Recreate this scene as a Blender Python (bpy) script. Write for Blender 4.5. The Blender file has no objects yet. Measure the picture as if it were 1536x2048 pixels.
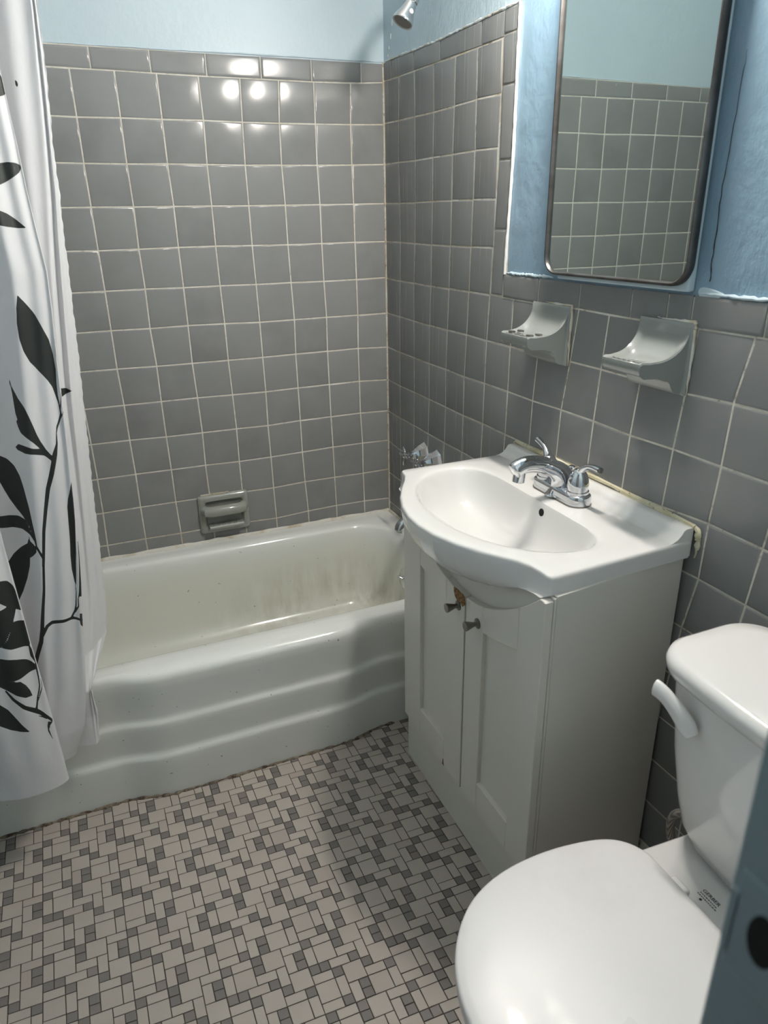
import bpy, bmesh, math, random
import numpy as np
from mathutils import Vector, Matrix
from mathutils.bvhtree import BVHTree

random.seed(4)
SC = bpy.context.scene
COL = SC.collection
# ---------------------------------------------------------------- camera (solved from the tile grid)
CAM_C=[-0.95299, -2.21637, 1.32253]
CAM_R=[[0.919581, -0.392553, -0.016522], [-0.163099, -0.343137, -0.925017], [0.357449, 0.853322, -0.379567]]
CAM_F=1423.781

cd = bpy.data.cameras.new('camera'); cam = bpy.data.objects.new('camera', cd); COL.objects.link(cam)
R = Matrix(CAM_R)
M = Matrix.Identity(4)
for i in range(3):
    M[i][0] = R[0][i]; M[i][1] = -R[1][i]; M[i][2] = -R[2][i]; M[i][3] = CAM_C[i]
cam.matrix_world = M
cd.sensor_fit = 'VERTICAL'; cd.sensor_height = 36.0; cd.sensor_width = 27.0
cd.lens = CAM_F / 2048.0 * 36.0
cd.clip_start = 0.01
cd.dof.use_dof = True; cd.dof.focus_distance = 1.8; cd.dof.aperture_fstop = 6.5
SC.camera = cam
# ---------------------------------------------------------------- world, exposure
SC.view_settings.view_transform = 'Standard'; SC.view_settings.look = 'None'
SC.view_settings.gamma = 1.0; SC.view_settings.use_curve_mapping = False
SC.view_settings.exposure = 0.57
BULB_POWER = 300.0      # emission strength of each glass globe over the mirror
HALL_POWER = 2.0       # watts, unseen fill light added in the hall behind the doorway
CEIL_POWER = 0.0
w = bpy.data.worlds.new('world'); SC.world = w; w.use_nodes = True
w.node_tree.nodes['Background'].inputs[0].default_value = (0.85, 0.82, 0.80, 1)
w.node_tree.nodes['Background'].inputs[1].default_value = 0.2
la = bpy.data.lights.new('hall_fill', 'AREA'); la.energy = HALL_POWER; la.size = 1.6; la.color = (1.0, 0.97, 0.93)
lo = bpy.data.objects.new('hall_fill', la); COL.objects.link(lo); lo.location = (-1.05, -3.0, 2.25)
lo.rotation_euler = (math.radians(35), 0, 0)

# ---------------------------------------------------------------- materials
def mat(name, color, rough=0.5, metal=0.0, coat=0.0, spec=0.5):
    m = bpy.data.materials.new(name); m.use_nodes = True
    b = m.node_tree.nodes['Principled BSDF']
    b.inputs['Base Color'].default_value = (*color, 1); b.inputs['Roughness'].default_value = rough
    b.inputs['Metallic'].default_value = metal; b.inputs['Coat Weight'].default_value = coat
    b.inputs['Coat Roughness'].default_value = 0.06
    b.inputs['Specular IOR Level'].default_value = spec
    return m
class NT:
    def __init__(s, m): s.t = m.node_tree; s.n = s.t.nodes; s.b = s.n['Principled BSDF']
    def new(s, typ, **kw):
        n = s.n.new(typ)
        for k, v in kw.items(): setattr(n, k, v)
        return n
    def link(s, a, b): s.t.links.new(a, b)
    def coords(s, scale=(1, 1, 1)):
        tc = s.new('ShaderNodeTexCoord'); mp = s.new('ShaderNodeMapping'); mp.inputs['Scale'].default_value = scale
        s.link(tc.outputs['Object'], mp.inputs['Vector']); return mp.outputs[0]
    def noise(s, scale, detail=4, rough=0.55, vec=None, sc3=(1, 1, 1)):
        n = s.new('ShaderNodeTexNoise'); n.inputs['Scale'].default_value = scale; n.inputs['Detail'].default_value = detail
        n.inputs['Roughness'].default_value = rough
        s.link(vec if vec is not None else s.coords(sc3), n.inputs['Vector']); return n.outputs['Fac']
    def ramp(s, fac, p0, p1, c0=(0, 0, 0), c1=(1, 1, 1)):
        r = s.new('ShaderNodeValToRGB'); r.color_ramp.elements[0].position = p0; r.color_ramp.elements[1].position = p1
        r.color_ramp.elements[0].color = (*c0, 1); r.color_ramp.elements[1].color = (*c1, 1)
        s.link(fac, r.inputs[0]); return r.outputs[0]
    def mix(s, fac, a, b, mode='MIX'):
        m = s.new('ShaderNodeMix'); m.data_type = 'RGBA'; m.blend_type = mode
        for v, i in ((fac, 0), (a, 6), (b, 7)):
            if hasattr(v, 'links') or hasattr(v, 'is_linked'): s.link(v, m.inputs[i])
            elif isinstance(v, (int, float)): m.inputs[i].default_value = v
            else: m.inputs[i].default_value = (*v, 1)
        return m.outputs[2]
    def math(s, op, a, b=0.0):
        m = s.new('ShaderNodeMath', operation=op)
        for v, i in ((a, 0), (b, 1)):
            if isinstance(v, (int, float)): m.inputs[i].default_value = v
            else: s.link(v, m.inputs[i])
        return m.outputs[0]
    def xyz(s):
        tc = s.new('ShaderNodeTexCoord'); x = s.new('ShaderNodeSeparateXYZ'); s.link(tc.outputs['Object'], x.inputs[0]); return x.outputs
    def mapr(s, v, a, b, c=0.0, d=1.0):
        m = s.new('ShaderNodeMapRange'); m.interpolation_type = 'SMOOTHSTEP'
        s.link(v, m.inputs[0])
        for i, q in zip((1, 2, 3, 4), (a, b, c, d)): m.inputs[i].default_value = q
        return m.outputs[0]
    def bump(s, h, strength, dist):
        b = s.new('ShaderNodeBump'); b.inputs['Strength'].default_value = strength; b.inputs['Distance'].default_value = dist
        s.link(h, b.inputs['Height']); s.link(b.outputs[0], s.b.inputs['Normal'])
    def color(s, c): s.link(c, s.b.inputs['Base Color'])
    def rough(s, c): s.link(c, s.b.inputs['Roughness'])

def tile_material(name, col, streaks=False):
    m = mat(name, col, 0.16, spec=0.32); t = NT(m)
    a = t.new('ShaderNodeAttribute', attribute_name='shade')
    c = t.mix(a.outputs['Fac'], tuple(v * 0.9 for v in col), tuple(v * 1.1 for v in col))
    n = t.noise(9, 5); c = t.mix(t.ramp(n, 0.35, 0.75), c, tuple(v * 1.12 for v in col))
    if streaks:   # mineral runs down the wet wall beside the shower
        x, y, z = t.xyz()
        wet = t.mapr(y, -0.85, -0.55)
        s1 = t.noise(1, 3, 0.6, sc3=(1, 75, 0.9)); s2 = t.noise(1, 2, 0.6, sc3=(1, 190, 2.6))
        patch = t.ramp(t.noise(5, 3), 0.4, 0.62)
        st = t.math('MAXIMUM', t.math('MULTIPLY', t.ramp(s1, 0.58, 0.74), 0.20), t.math('MULTIPLY', t.ramp(s2, 0.62, 0.71), 0.55))
        f = t.math('MULTIPLY', t.math('MULTIPLY', st, wet), t.math('ADD', t.math('MULTIPLY', patch, 0.8), 0.2))
        c = t.mix(f, c, (0.55, 0.53, 0.47))
        t.rough(t.mapr(f, 0, 0.4, 0.2, 0.5))
    else:
        t.rough(t.mapr(t.noise(14, 4), 0.3, 0.8, 0.14, 0.24))
    t.color(c); t.bump(t.noise(22, 2), 0.10, 0.002)
    return m
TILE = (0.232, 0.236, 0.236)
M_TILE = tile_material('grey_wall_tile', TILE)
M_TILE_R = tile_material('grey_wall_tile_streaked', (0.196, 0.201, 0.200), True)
def grout_material(name, right):
    m = mat(name, (0.5, 0.47, 0.4), 0.8); t = NT(m)
    c = t.mix(t.ramp(t.noise(30, 5), 0.3, 0.7), (0.70, 0.68, 0.62), (0.56, 0.53, 0.46))
    x, y, z = t.xyz()
    if right:
        near = t.mapr(y, -1.2, -0.1, 0.35, 0.7)
    else:
        near = t.math('MAXIMUM', t.mapr(x, -0.2, 0.0, 0.15, 0.6), t.mapr(z, 0.75, 0.35, 0.1, 0.6))
    f = t.math('MULTIPLY', t.ramp(t.noise(7, 5, 0.7), 0.42, 0.66), near)
    c = t.mix(f, c, (0.36, 0.25, 0.10))
    f2 = t.math('MULTIPLY', t.ramp(t.noise(55, 4, 0.7), 0.56, 0.66), 0.6 if right else 0.25)
    c = t.mix(f2, c, (0.10, 0.09, 0.07))
    t.color(c); t.bump(t.noise(160, 3), 0.6, 0.002); return m
M_GROUT = grout_material('grout', False); M_GROUT_R = grout_material('grout_worn', True)
def paint(name, c1, c2, bump=0.25, rough=0.42):
    m = mat(name, c1, rough); t = NT(m)
    t.color(t.mix(t.ramp(t.noise(3.2, 5), 0.35, 0.7), c1, c2))
    h = t.math('ADD', t.noise(14, 6, 0.6), t.math('MULTIPLY', t.noise(120, 3, sc3=(1, 1, 0.3)), 0.15))
    t.bump(h, bump, 0.012); return m
M_BLUE_BACK = paint('pale_blue_paint', (0.48, 0.58, 0.64), (0.51, 0.62, 0.67), 0.15)
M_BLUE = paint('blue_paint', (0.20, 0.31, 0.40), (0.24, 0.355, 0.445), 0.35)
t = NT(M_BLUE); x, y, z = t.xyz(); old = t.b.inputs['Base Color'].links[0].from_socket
alc = t.math('MULTIPLY', t.mapr(y, -0.74, -0.70), t.mapr(z, 1.6, 1.64))   # right wall blends to a paler blue above the tub tiles
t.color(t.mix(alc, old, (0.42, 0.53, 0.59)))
M_BLUE_JAMB = paint('jamb_paint', (0.19, 0.255, 0.29), (0.24, 0.31, 0.34), 0.3, 0.35)
M_WHITE_PAINT = paint('white_paint', (0.66, 0.66, 0.64), (0.7, 0.7, 0.68), 0.1)
M_TAUPE = paint('taupe_paint', (0.24, 0.22, 0.21), (0.27, 0.25, 0.23), 0.1)
M_PLASTER = mat('bare_plaster', (0.62, 0.66, 0.66), 0.8)
t = NT(M_PLASTER); t.color(t.mix(t.ramp(t.noise(24, 6, .7), .4, .6), (0.60, 0.66, 0.68), (0.45, 0.42, 0.36))); t.bump(t.noise(40, 6), 0.8, 0.006)

M_PORC_TUB = mat('tub_enamel', (0.72, 0.73, 0.69), 0.13, coat=0.3); t = NT(M_PORC_TUB)
x, y, z = t.xyz()
inside = t.math('MULTIPLY', t.mapr(y, -0.70, -0.62), t.mapr(z, 0.335, 0.24))
drainend = t.mapr(x, -0.85, -0.1)
low = t.mapr(z, 0.30, 0.12)
st = t.ramp(t.noise(1, 6, 0.65, sc3=(26, 26, 5)), 0.36, 0.62)
blot = t.ramp(t.noise(4.0, 4), 0.30, 0.55)
f = t.math('MULTIPLY', t.math('MULTIPLY', inside, drainend), t.math('MULTIPLY', st, t.math('MULTIPLY', low, blot)))
c = t.mix(t.math('MULTIPLY', inside, 0.55), (0.72, 0.735, 0.70), (0.68, 0.68, 0.58))
c = t.mix(t.math('MULTIPLY', f, 0.6), c, (0.34, 0.30, 0.20))
spk = t.ramp(t.noise(75, 2, 0.5), 0.745, 0.76)
c = t.mix(t.math('MULTIPLY', spk, 0.6), c, (0.12, 0.10, 0.08))
t.color(c)
M_PORC = mat('sink_porcelain', (0.70, 0.695, 0.68), 0.07, coat=0.5)
M_TOILET = mat('toilet_china', (0.72, 0.71, 0.695), 0.10, coat=0.4)
M_SEAT = mat('toilet_seat_plastic', (0.82, 0.80, 0.785), 0.3, coat=0.12)
t = NT(M_SEAT); t.rough(t.mapr(t.noise(5, 5), 0.3, 0.75, 0.26, 0.40))
t.color(t.mix(t.ramp(t.noise(9, 5), .55, .8), (0.74, 0.725, 0.715), (0.69, 0.665, 0.65)))
M_DISH = mat('soap_dish_ceramic', (0.245, 0.26, 0.25), 0.15, coat=0.5)
M_DISH_TUB = mat('soap_dish_green_grey', (0.30, 0.31, 0.28), 0.10, coat=0.4)
M_CAB = mat('cabinet_white', (0.62, 0.61, 0.56), 0.38)
t = NT(M_CAB); t.color(t.mix(t.ramp(t.noise(4, 4), .3, .7), (0.68, 0.655, 0.60), (0.65, 0.625, 0.57)))
M_CHROME = mat('chrome', (0.66, 0.67, 0.69), 0.06, metal=1.0)
M_NICKEL = mat('dark_nickel', (0.22, 0.21, 0.19), 0.32, metal=0.9)
M_BLACK = mat('black_void', (0.004, 0.004, 0.004), 0.9)
M_BOARD = mat('particle_board', (0.30, 0.17, 0.07), 0.9)
t = NT(M_BOARD); t.color(t.mix(t.ramp(t.noise(220, 3), .4, .6), (0.36, 0.20, 0.08), (0.12, 0.06, 0.025))); t.bump(t.noise(260, 3), 1.0, 0.002)
M_CAULK = mat('aged_caulk', (0.6, 0.57, 0.42), 0.6)
t = NT(M_CAULK); cc = t.mix(t.ramp(t.noise(20, 4), .35, .65), (0.66, 0.64, 0.50), (0.48, 0.43, 0.27))
t.color(t.mix(t.math('MULTIPLY', t.ramp(t.noise(110, 3), .62, .68), .8), cc, (0.08, 0.07, 0.05))); t.bump(t.noise(90, 3), 0.8, 0.003)
M_CAULK_W = mat('tub_caulk', (0.66, 0.64, 0.57), 0.6)
t = NT(M_CAULK_W); t.color(t.mix(t.ramp(t.noise(16, 5), .5, .68), (0.66, 0.64, 0.58), (0.46, 0.36, 0.20))); t.bump(t.noise(90, 3), 0.8, 0.003)
M_FRAME = mat('mirror_frame_metal', (0.16, 0.145, 0.14), 0.35, metal=0.8)
t = NT(M_FRAME); t.color(t.mix(t.ramp(t.noise(18, 5), .35, .75), (0.13, 0.125, 0.125), (0.06, 0.048, 0.042)))
M_MIRROR = mat('mirror_glass', (0.72, 0.80, 0.77), 0.015, metal=1.0)
t = NT(M_MIRROR); dd = t.ramp(t.noise(1, 4, .7, sc3=(1, 60, 22)), .66, .76)
t.rough(t.mapr(dd, 0, 1, 0.012, 0.22)); t.color(t.mix(t.math('MULTIPLY', dd, 0.35), (0.70, 0.78, 0.75), (0.86, 0.9, 0.9)))
M_FLOORT = mat('mosaic_floor_tile', (0.4, 0.37, 0.33), 0.42); t = NT(M_FLOORT)
a = t.new('ShaderNodeAttribute', attribute_name='shade')
base = t.mix(t.ramp(a.outputs['Fac'], 0.45, 0.5), (0.155, 0.145, 0.14), (0.41, 0.375, 0.34))
v = t.mapr(a.outputs['Fac'], 0.0, 1.0, 0.0, 1.0)
base = t.mix(t.ramp(t.noise(420, 2, .7), .40, .70), base, (0.50, 0.47, 0.43), 'OVERLAY')
a2 = t.new('ShaderNodeAttribute', attribute_name='tint')
base = t.mix(a2.outputs['Fac'], base, t.mix(0.35, base, (0.30, 0.24, 0.22)))
base = t.mix(t.math('MULTIPLY', t.ramp(t.noise(2.4, 5, .6), .45, .7), .25), base, (0.24, 0.22, 0.20))
t.color(base)
M_FLOORG = mat('floor_grout', (0.055, 0.048, 0.043), 0.9)
M_DIRT = mat('floor_edge_dirt', (0.10, 0.085, 0.065), 0.95); t = NT(M_DIRT)
t.color(t.mix(t.ramp(t.noise(70, 5, .7), .4, .6), (0.06, 0.04, 0.03), (0.24, 0.20, 0.15))); t.bump(t.noise(90, 5), 1, .004)
M_HOSE = mat('braided_hose', (0.42, 0.40, 0.38), 0.45, metal=0.5); t = NT(M_HOSE)
M_INK = mat('printed_ink', (0.03, 0.03, 0.035), 0.6)
M_STICKER = mat('sticker', (0.75, 0.75, 0.75), 0.4)
M_CRACK = mat('plaster_crack', (0.03, 0.03, 0.035), 0.9)
M_BULB = bpy.data.materials.new('bulb_glow'); M_BULB.use_nodes = True
bn = M_BULB.node_tree.nodes['Principled BSDF']; bn.inputs['Base Color'].default_value = (1, 1, 1, 1)
bn.inputs['Emission Color'].default_value = (1.0, 0.935, 0.86, 1); bn.inputs['Emission Strength'].default_value = BULB_POWER
M_CURT = mat('curtain_fabric', (0.82, 0.82, 0.83), 0.55); t = NT(M_CURT)
a = t.new('ShaderNodeAttribute', attribute_name='print')
ink = t.ramp(a.outputs['Fac'], 0.497, 0.503, (1, 1, 1), (0, 0, 0))
c = t.mix(ink, (0.76, 0.76, 0.775), (0.022, 0.026, 0.024))
t.color(c); t.bump(t.noise(9, 5, sc3=(1, 1, 0.4)), 0.35, 0.012)
tr = t.new('ShaderNodeBsdfTranslucent'); t.link(c, tr.inputs[0])
mx = t.new('ShaderNodeMixShader'); mx.inputs[0].default_value = 0.18
t.link(t.b.outputs[0], mx.inputs[1]); t.link(tr.outputs[0], mx.inputs[2]); t.link(mx.outputs[0], t.n['Material Output'].inputs[0])

# ---------------------------------------------------------------- mesh helpers
class MB:
    def __init__(s): s.v = []; s.f = []; s.a = {}
    def add(s, vs, fs, **attr):
        o = len(s.v); s.v += [tuple(p) for p in vs]; s.f += [tuple(i + o for i in f) for f in fs]
        for k, val in attr.items(): s.a.setdefault(k, {})[len(s.v)] = val
        return s
    def box(s, x0, x1, y0, y1, z0, z1):
        vs = [(x, y, z) for x in (x0, x1) for y in (y0, y1) for z in (z0, z1)]
        return s.add(vs, [(0, 1, 3, 2), (4, 6, 7, 5), (0, 4, 5, 1), (2, 3, 7, 6), (0, 2, 6, 4), (1, 5, 7, 3)])
    def loft(s, rings, cap0=False, cap1=False, closed=True):
        n = len(rings[0]); vs = [p for r in rings for p in r]; fs = []
        m = n if closed else n - 1
        for i in range(len(rings) - 1):
            for j in range(m):
                k = (j + 1) % n
                fs.append((i * n + j, i * n + k, (i + 1) * n + k, (i + 1) * n + j))
        if cap0: fs.append(tuple(range(n))[::-1])
        if cap1: fs.append(tuple((len(rings) - 1) * n + j for j in range(n)))
        return s.add(vs, fs)
    def prism_x(s, poly, x0, x1, bev=0.0):          # poly in (y,z), extruded along x; x1 is the visible face
        rings = [[(x0, a, b) for a, b in poly]]
        if bev:
            ins = inset(poly, bev); rings.append([(x1 + (bev if x1 < x0 else -bev), a, b) for a, b in poly])
            rings.append([(x1, a, b) for a, b in ins])
        else: rings.append([(x1, a, b) for a, b in poly])
        return s.loft(rings, True, True)
    def prism_y(s, poly, y0, y1):                  # poly in (x,z)
        return s.loft([[(a, y0, b) for a, b in poly], [(a, y1, b) for a, b in poly]], True, True)
    def tube(s, pts, rad, n=16, cap=True, flat=1.0):
        pts = [Vector(p) for p in pts]
        if not hasattr(rad, '__len__'): rad = [rad] * len(pts)
        up = None; rings = []
        for i, p in enumerate(pts):
            d = (pts[min(i + 1, len(pts) - 1)] - pts[max(i - 1, 0)]).normalized()
            if up is None:
                up = Vector((0, 0, 1)) if abs(d.z) < 0.9 else Vector((0, 1, 0))
            s1 = d.cross(up).normalized(); up = s1.cross(d).normalized()
            r = rad[i]; ra, rb = (r if hasattr(r, '__len__') else (r, r * flat))
            rings.append([p + s1 * (ra * math.cos(2 * math.pi * j / n)) + up * (rb * math.sin(2 * math.pi * j / n)) for j in range(n)])
        return s.loft(rings, cap, cap)
    def lathe(s, prof, origin, axis, n=32):          # prof: (radius, distance along axis)
        ax = Vector(axis).normalized(); o = Vector(origin)
        u = ax.orthogonal().normalized(); w = ax.cross(u)
        rings = [[o + ax * h + (u * math.cos(2 * math.pi * j / n) + w * math.sin(2 * math.pi * j / n)) * max(r, 1e-5) for j in range(n)] for r, h in prof]
        return s.loft(rings, True, True)
    def build(s, name, material, parent=None, sharp=35, bevel=0.0, seg=2, smooth=True, subsurf=0):
        me = bpy.data.meshes.new(name); me.from_pydata(s.v, [], s.f); me.validate()
        bm = bmesh.new(); bm.from_mesh(me); bmesh.ops.recalc_face_normals(bm, faces=bm.faces); bm.to_mesh(me); bm.free()
        for m in (material if isinstance(material, (list, tuple)) else [material]): me.materials.append(m)
        if smooth:
            me.polygons.foreach_set('use_smooth', [True] * len(me.polygons))
            me.set_sharp_from_angle(angle=math.radians(sharp))
        o = bpy.data.objects.new(name, me); COL.objects.link(o)
        if parent: o.parent = parent
        if bevel:
            b = o.modifiers.new('bevel', 'BEVEL'); b.width = bevel; b.segments = seg; b.limit_method = 'ANGLE'; b.angle_limit = math.radians(30)
            b.harden_normals = False
        if subsurf:
            q = o.modifiers.new('sub', 'SUBSURF'); q.levels = subsurf; q.render_levels = subsurf
        return o
def inset(poly, d):
    n = len(poly); A = sum(poly[i][0] * poly[(i + 1) % n][1] - poly[(i + 1) % n][0] * poly[i][1] for i in range(n))
    sg = 1 if A > 0 else -1; out = []
    for i in range(n):
        p0, p1, p2 = Vector(poly[i - 1]), Vector(poly[i]), Vector(poly[(i + 1) % n])
        e1 = (p1 - p0).normalized(); e2 = (p2 - p1).normalized()
        n1 = Vector((-e1.y, e1.x)) * sg; n2 = Vector((-e2.y, e2.x)) * sg
        b = (n1 + n2); b = b / max(b.length_squared, 0.3) * 2 * d
        out.append((p1.x + b.x, p1.y + b.y))
    return out
def thing(name, label, cat, loc=(0, 0, 0), group=None):
    o = bpy.data.objects.new(name, None); COL.objects.link(o); o.empty_display_size = 0.05
    o['label'] = label; o['category'] = cat
    if group: o['group'] = group
    return o
def tag(o, label, cat, group=None):
    o['label'] = label; o['category'] = cat
    if group: o['group'] = group
    return o
def struct(o): o['kind'] = 'structure'; return o
def smooth_closed(pts, it=2):
    for _ in range(it):
        q = []
        for i in range(len(pts)):
            a, b = pts[i], pts[(i + 1) % len(pts)]
            q += [(a[0] * .75 + b[0] * .25, a[1] * .75 + b[1] * .25), (a[0] * .25 + b[0] * .75, a[1] * .25 + b[1] * .75)]
        pts = q
    return pts
def smooth_open(pts, it=2):
    pts = [Vector(p) for p in pts]
    for _ in range(it):
        q = [pts[0]]
        for a, b in zip(pts, pts[1:]): q += [a * .75 + b * .25, a * .25 + b * .75]
        q.append(pts[-1]); pts = q
    return [tuple(p) for p in pts]
def rrect(x0, x1, y0, y1, r, z, n=8):
    out = []
    for cx, cy, a0 in ((x1 - r, y1 - r, 0), (x0 + r, y1 - r, 90), (x0 + r, y0 + r, 180), (x1 - r, y0 + r, 270)):
        for k in range(n + 1):
            a = math.radians(a0 + 90 * k / n); out.append((cx + r * math.cos(a), cy + r * math.sin(a), z))
    return out
def ray_poly(c, ang, poly):
    d = (math.cos(ang), math.sin(ang)); best = 0
    for i in range(len(poly)):
        a, b = poly[i], poly[(i + 1) % len(poly)]
        ex, ey = b[0] - a[0], b[1] - a[1]; den = d[0] * ey - d[1] * ex
        if abs(den) < 1e-12: continue
        t_ = ((a[0] - c[0]) * ey - (a[1] - c[1]) * ex) / den; s_ = ((a[0] - c[0]) * d[1] - (a[1] - c[1]) * d[0]) / den
        if -1e-9 <= s_ <= 1 + 1e-9 and t_ > best: best = t_
    return best

# ================================================================ ROOM
TOP = 1.745; LOWTOP = 1.200
XL = -1.525; YF = -2.044; CEIL = 2.42
o = MB().box(XL - 0.1, 0.1, 0.0, 0.1, 0, CEIL).build('wall_back', M_BLUE_BACK, smooth=False); wall_back = struct(o)
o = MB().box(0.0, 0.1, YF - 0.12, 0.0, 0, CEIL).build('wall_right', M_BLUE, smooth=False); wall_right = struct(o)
o = MB().box(XL - 0.1, XL, YF - 0.12, 0.0, 0, CEIL).build('wall_left', M_BLUE_BACK, smooth=False); wall_left = struct(o)
o = MB().box(XL - 0.1, 0.1, -3.7, 0.1, CEIL, CEIL + 0.1).build('ceiling', M_WHITE_PAINT, smooth=False); struct(o)
mb = MB().box(-0.685, 0.0, YF - 0.118, YF, 0, CEIL).box(XL, -1.43, YF - 0.118, YF, 0, CEIL).box(-1.43, -0.685, YF - 0.118, YF, 2.04, CEIL)
wall_front = struct(mb.build('wall_front', M_BLUE_BACK, smooth=False))
# hall behind the doorway
mb = MB().box(0.1, 0.2, -3.7, YF - 0.12, 0, CEIL).box(XL - 0.2, XL - 0.1, -3.7, YF - 0.12, 0, CEIL).box(XL - 0.2, 0.2, -3.8, -3.7, 0, CEIL)
struct(mb.build('wall_hall', M_WHITE_PAINT, smooth=False))

# --- tiles laid on the walls -------------------------------------------------
BACK_NODES=[[[0,16955],[1062,16887],[2180,16869],[3203,16866],[4284,16864],[5407,16860],[6481,16867],[7525,16885],[8597,16875],[9712,16891],[10802,16897],[11882,16897],[12962,16897],[14042,16897],[15122,16897]],[[0,15859],[1101,15830],[2185,15814],[3254,15803],[4311,15799],[5378,15813],[6474,15805],[7527,15809],[8597,15794],[9706,15816],[10796,15822],[11876,15822],[12956,15822],[14036,15822],[15116,15822]],[[0,14788],[1099,14761],[2188,14743],[3264,14733],[4330,14722],[5400,14730],[6470,14733],[7530,14722],[8604,14724],[9700,14740],[10790,14746],[11870,14746],[12950,14746],[14030,14746],[15110,14746]],[[0,13692],[1077,13686],[2157,13679],[3231,13674],[4320,13669],[5384,13671],[6437,13667],[7508,13664],[8596,13667],[9693,13662],[10783,13670],[11863,13670],[12943,13670],[14023,13670],[15103,13670]],[[0,12591],[1072,12597],[2157,12588],[3228,12580],[4315,12589],[5387,12603],[6441,12598],[7524,12581],[8592,12572],[9687,12584],[10776,12592],[11856,12592],[12936,12592],[14016,12592],[15096,12592]],[[0,11505],[1058,11491],[2146,11485],[3204,11495],[4292,11492],[5372,11505],[6432,11502],[7500,11515],[8582,11507],[9679,11505],[10768,11514],[11848,11514],[12928,11514],[14008,11514],[15088,11514]],[[0,10393],[1050,10391],[2115,10393],[3172,10389],[4274,10382],[5348,10412],[6431,10429],[7516,10418],[8584,10433],[9672,10425],[10760,10434],[11840,10434],[12920,10434],[14000,10434],[15080,10434]],[[0,9291],[1070,9333],[2133,9328],[3199,9325],[4269,9313],[5349,9313],[6437,9317],[7474,9320],[8588,9341],[9663,9344],[10752,9354],[11832,9354],[12912,9354],[13992,9354],[15072,9354]],[[0,8200],[1063,8247],[2126,8243],[3192,8240],[4261,8222],[5324,8238],[6402,8258],[7483,8259],[8553,8263],[9655,8263],[10743,8272],[11823,8272],[12903,8272],[13983,8272],[15063,8272]],[[0,7125],[1057,7160],[2119,7157],[3185,7155],[4277,7118],[5302,7136],[6380,7144],[7476,7155],[8548,7186],[9642,7193],[10734,7190],[11814,7190],[12894,7190],[13974,7190],[15054,7190]],[[0,6069],[1012,6092],[2095,6095],[3183,6069],[4263,6048],[5315,6046],[6399,6075],[7463,6081],[8533,6096],[9638,6096],[10724,6107],[11804,6107],[12884,6107],[13964,6107],[15044,6107]],[[0,5001],[1025,4991],[2084,5005],[3152,5005],[4257,4964],[5309,4984],[6384,4988],[7460,4995],[8540,5001],[9652,4993],[10714,5022],[11794,5022],[12874,5022],[13954,5022],[15034,5022]],[[0,3893],[1006,3940],[2064,3947],[3101,3921],[4237,3858],[5300,3896],[6374,3901],[7431,3899],[8532,3913],[9689,3904],[10704,3937],[11784,3937],[12864,3937],[13944,3937],[15024,3937]],[[0,2807],[1025,2804],[2086,2802],[3151,2802],[4219,2804],[5290,2807],[6364,2812],[7442,2819],[8522,2828],[9606,2838],[10693,2851],[11773,2851],[12853,2851],[13933,2851],[15013,2851]]]
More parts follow.
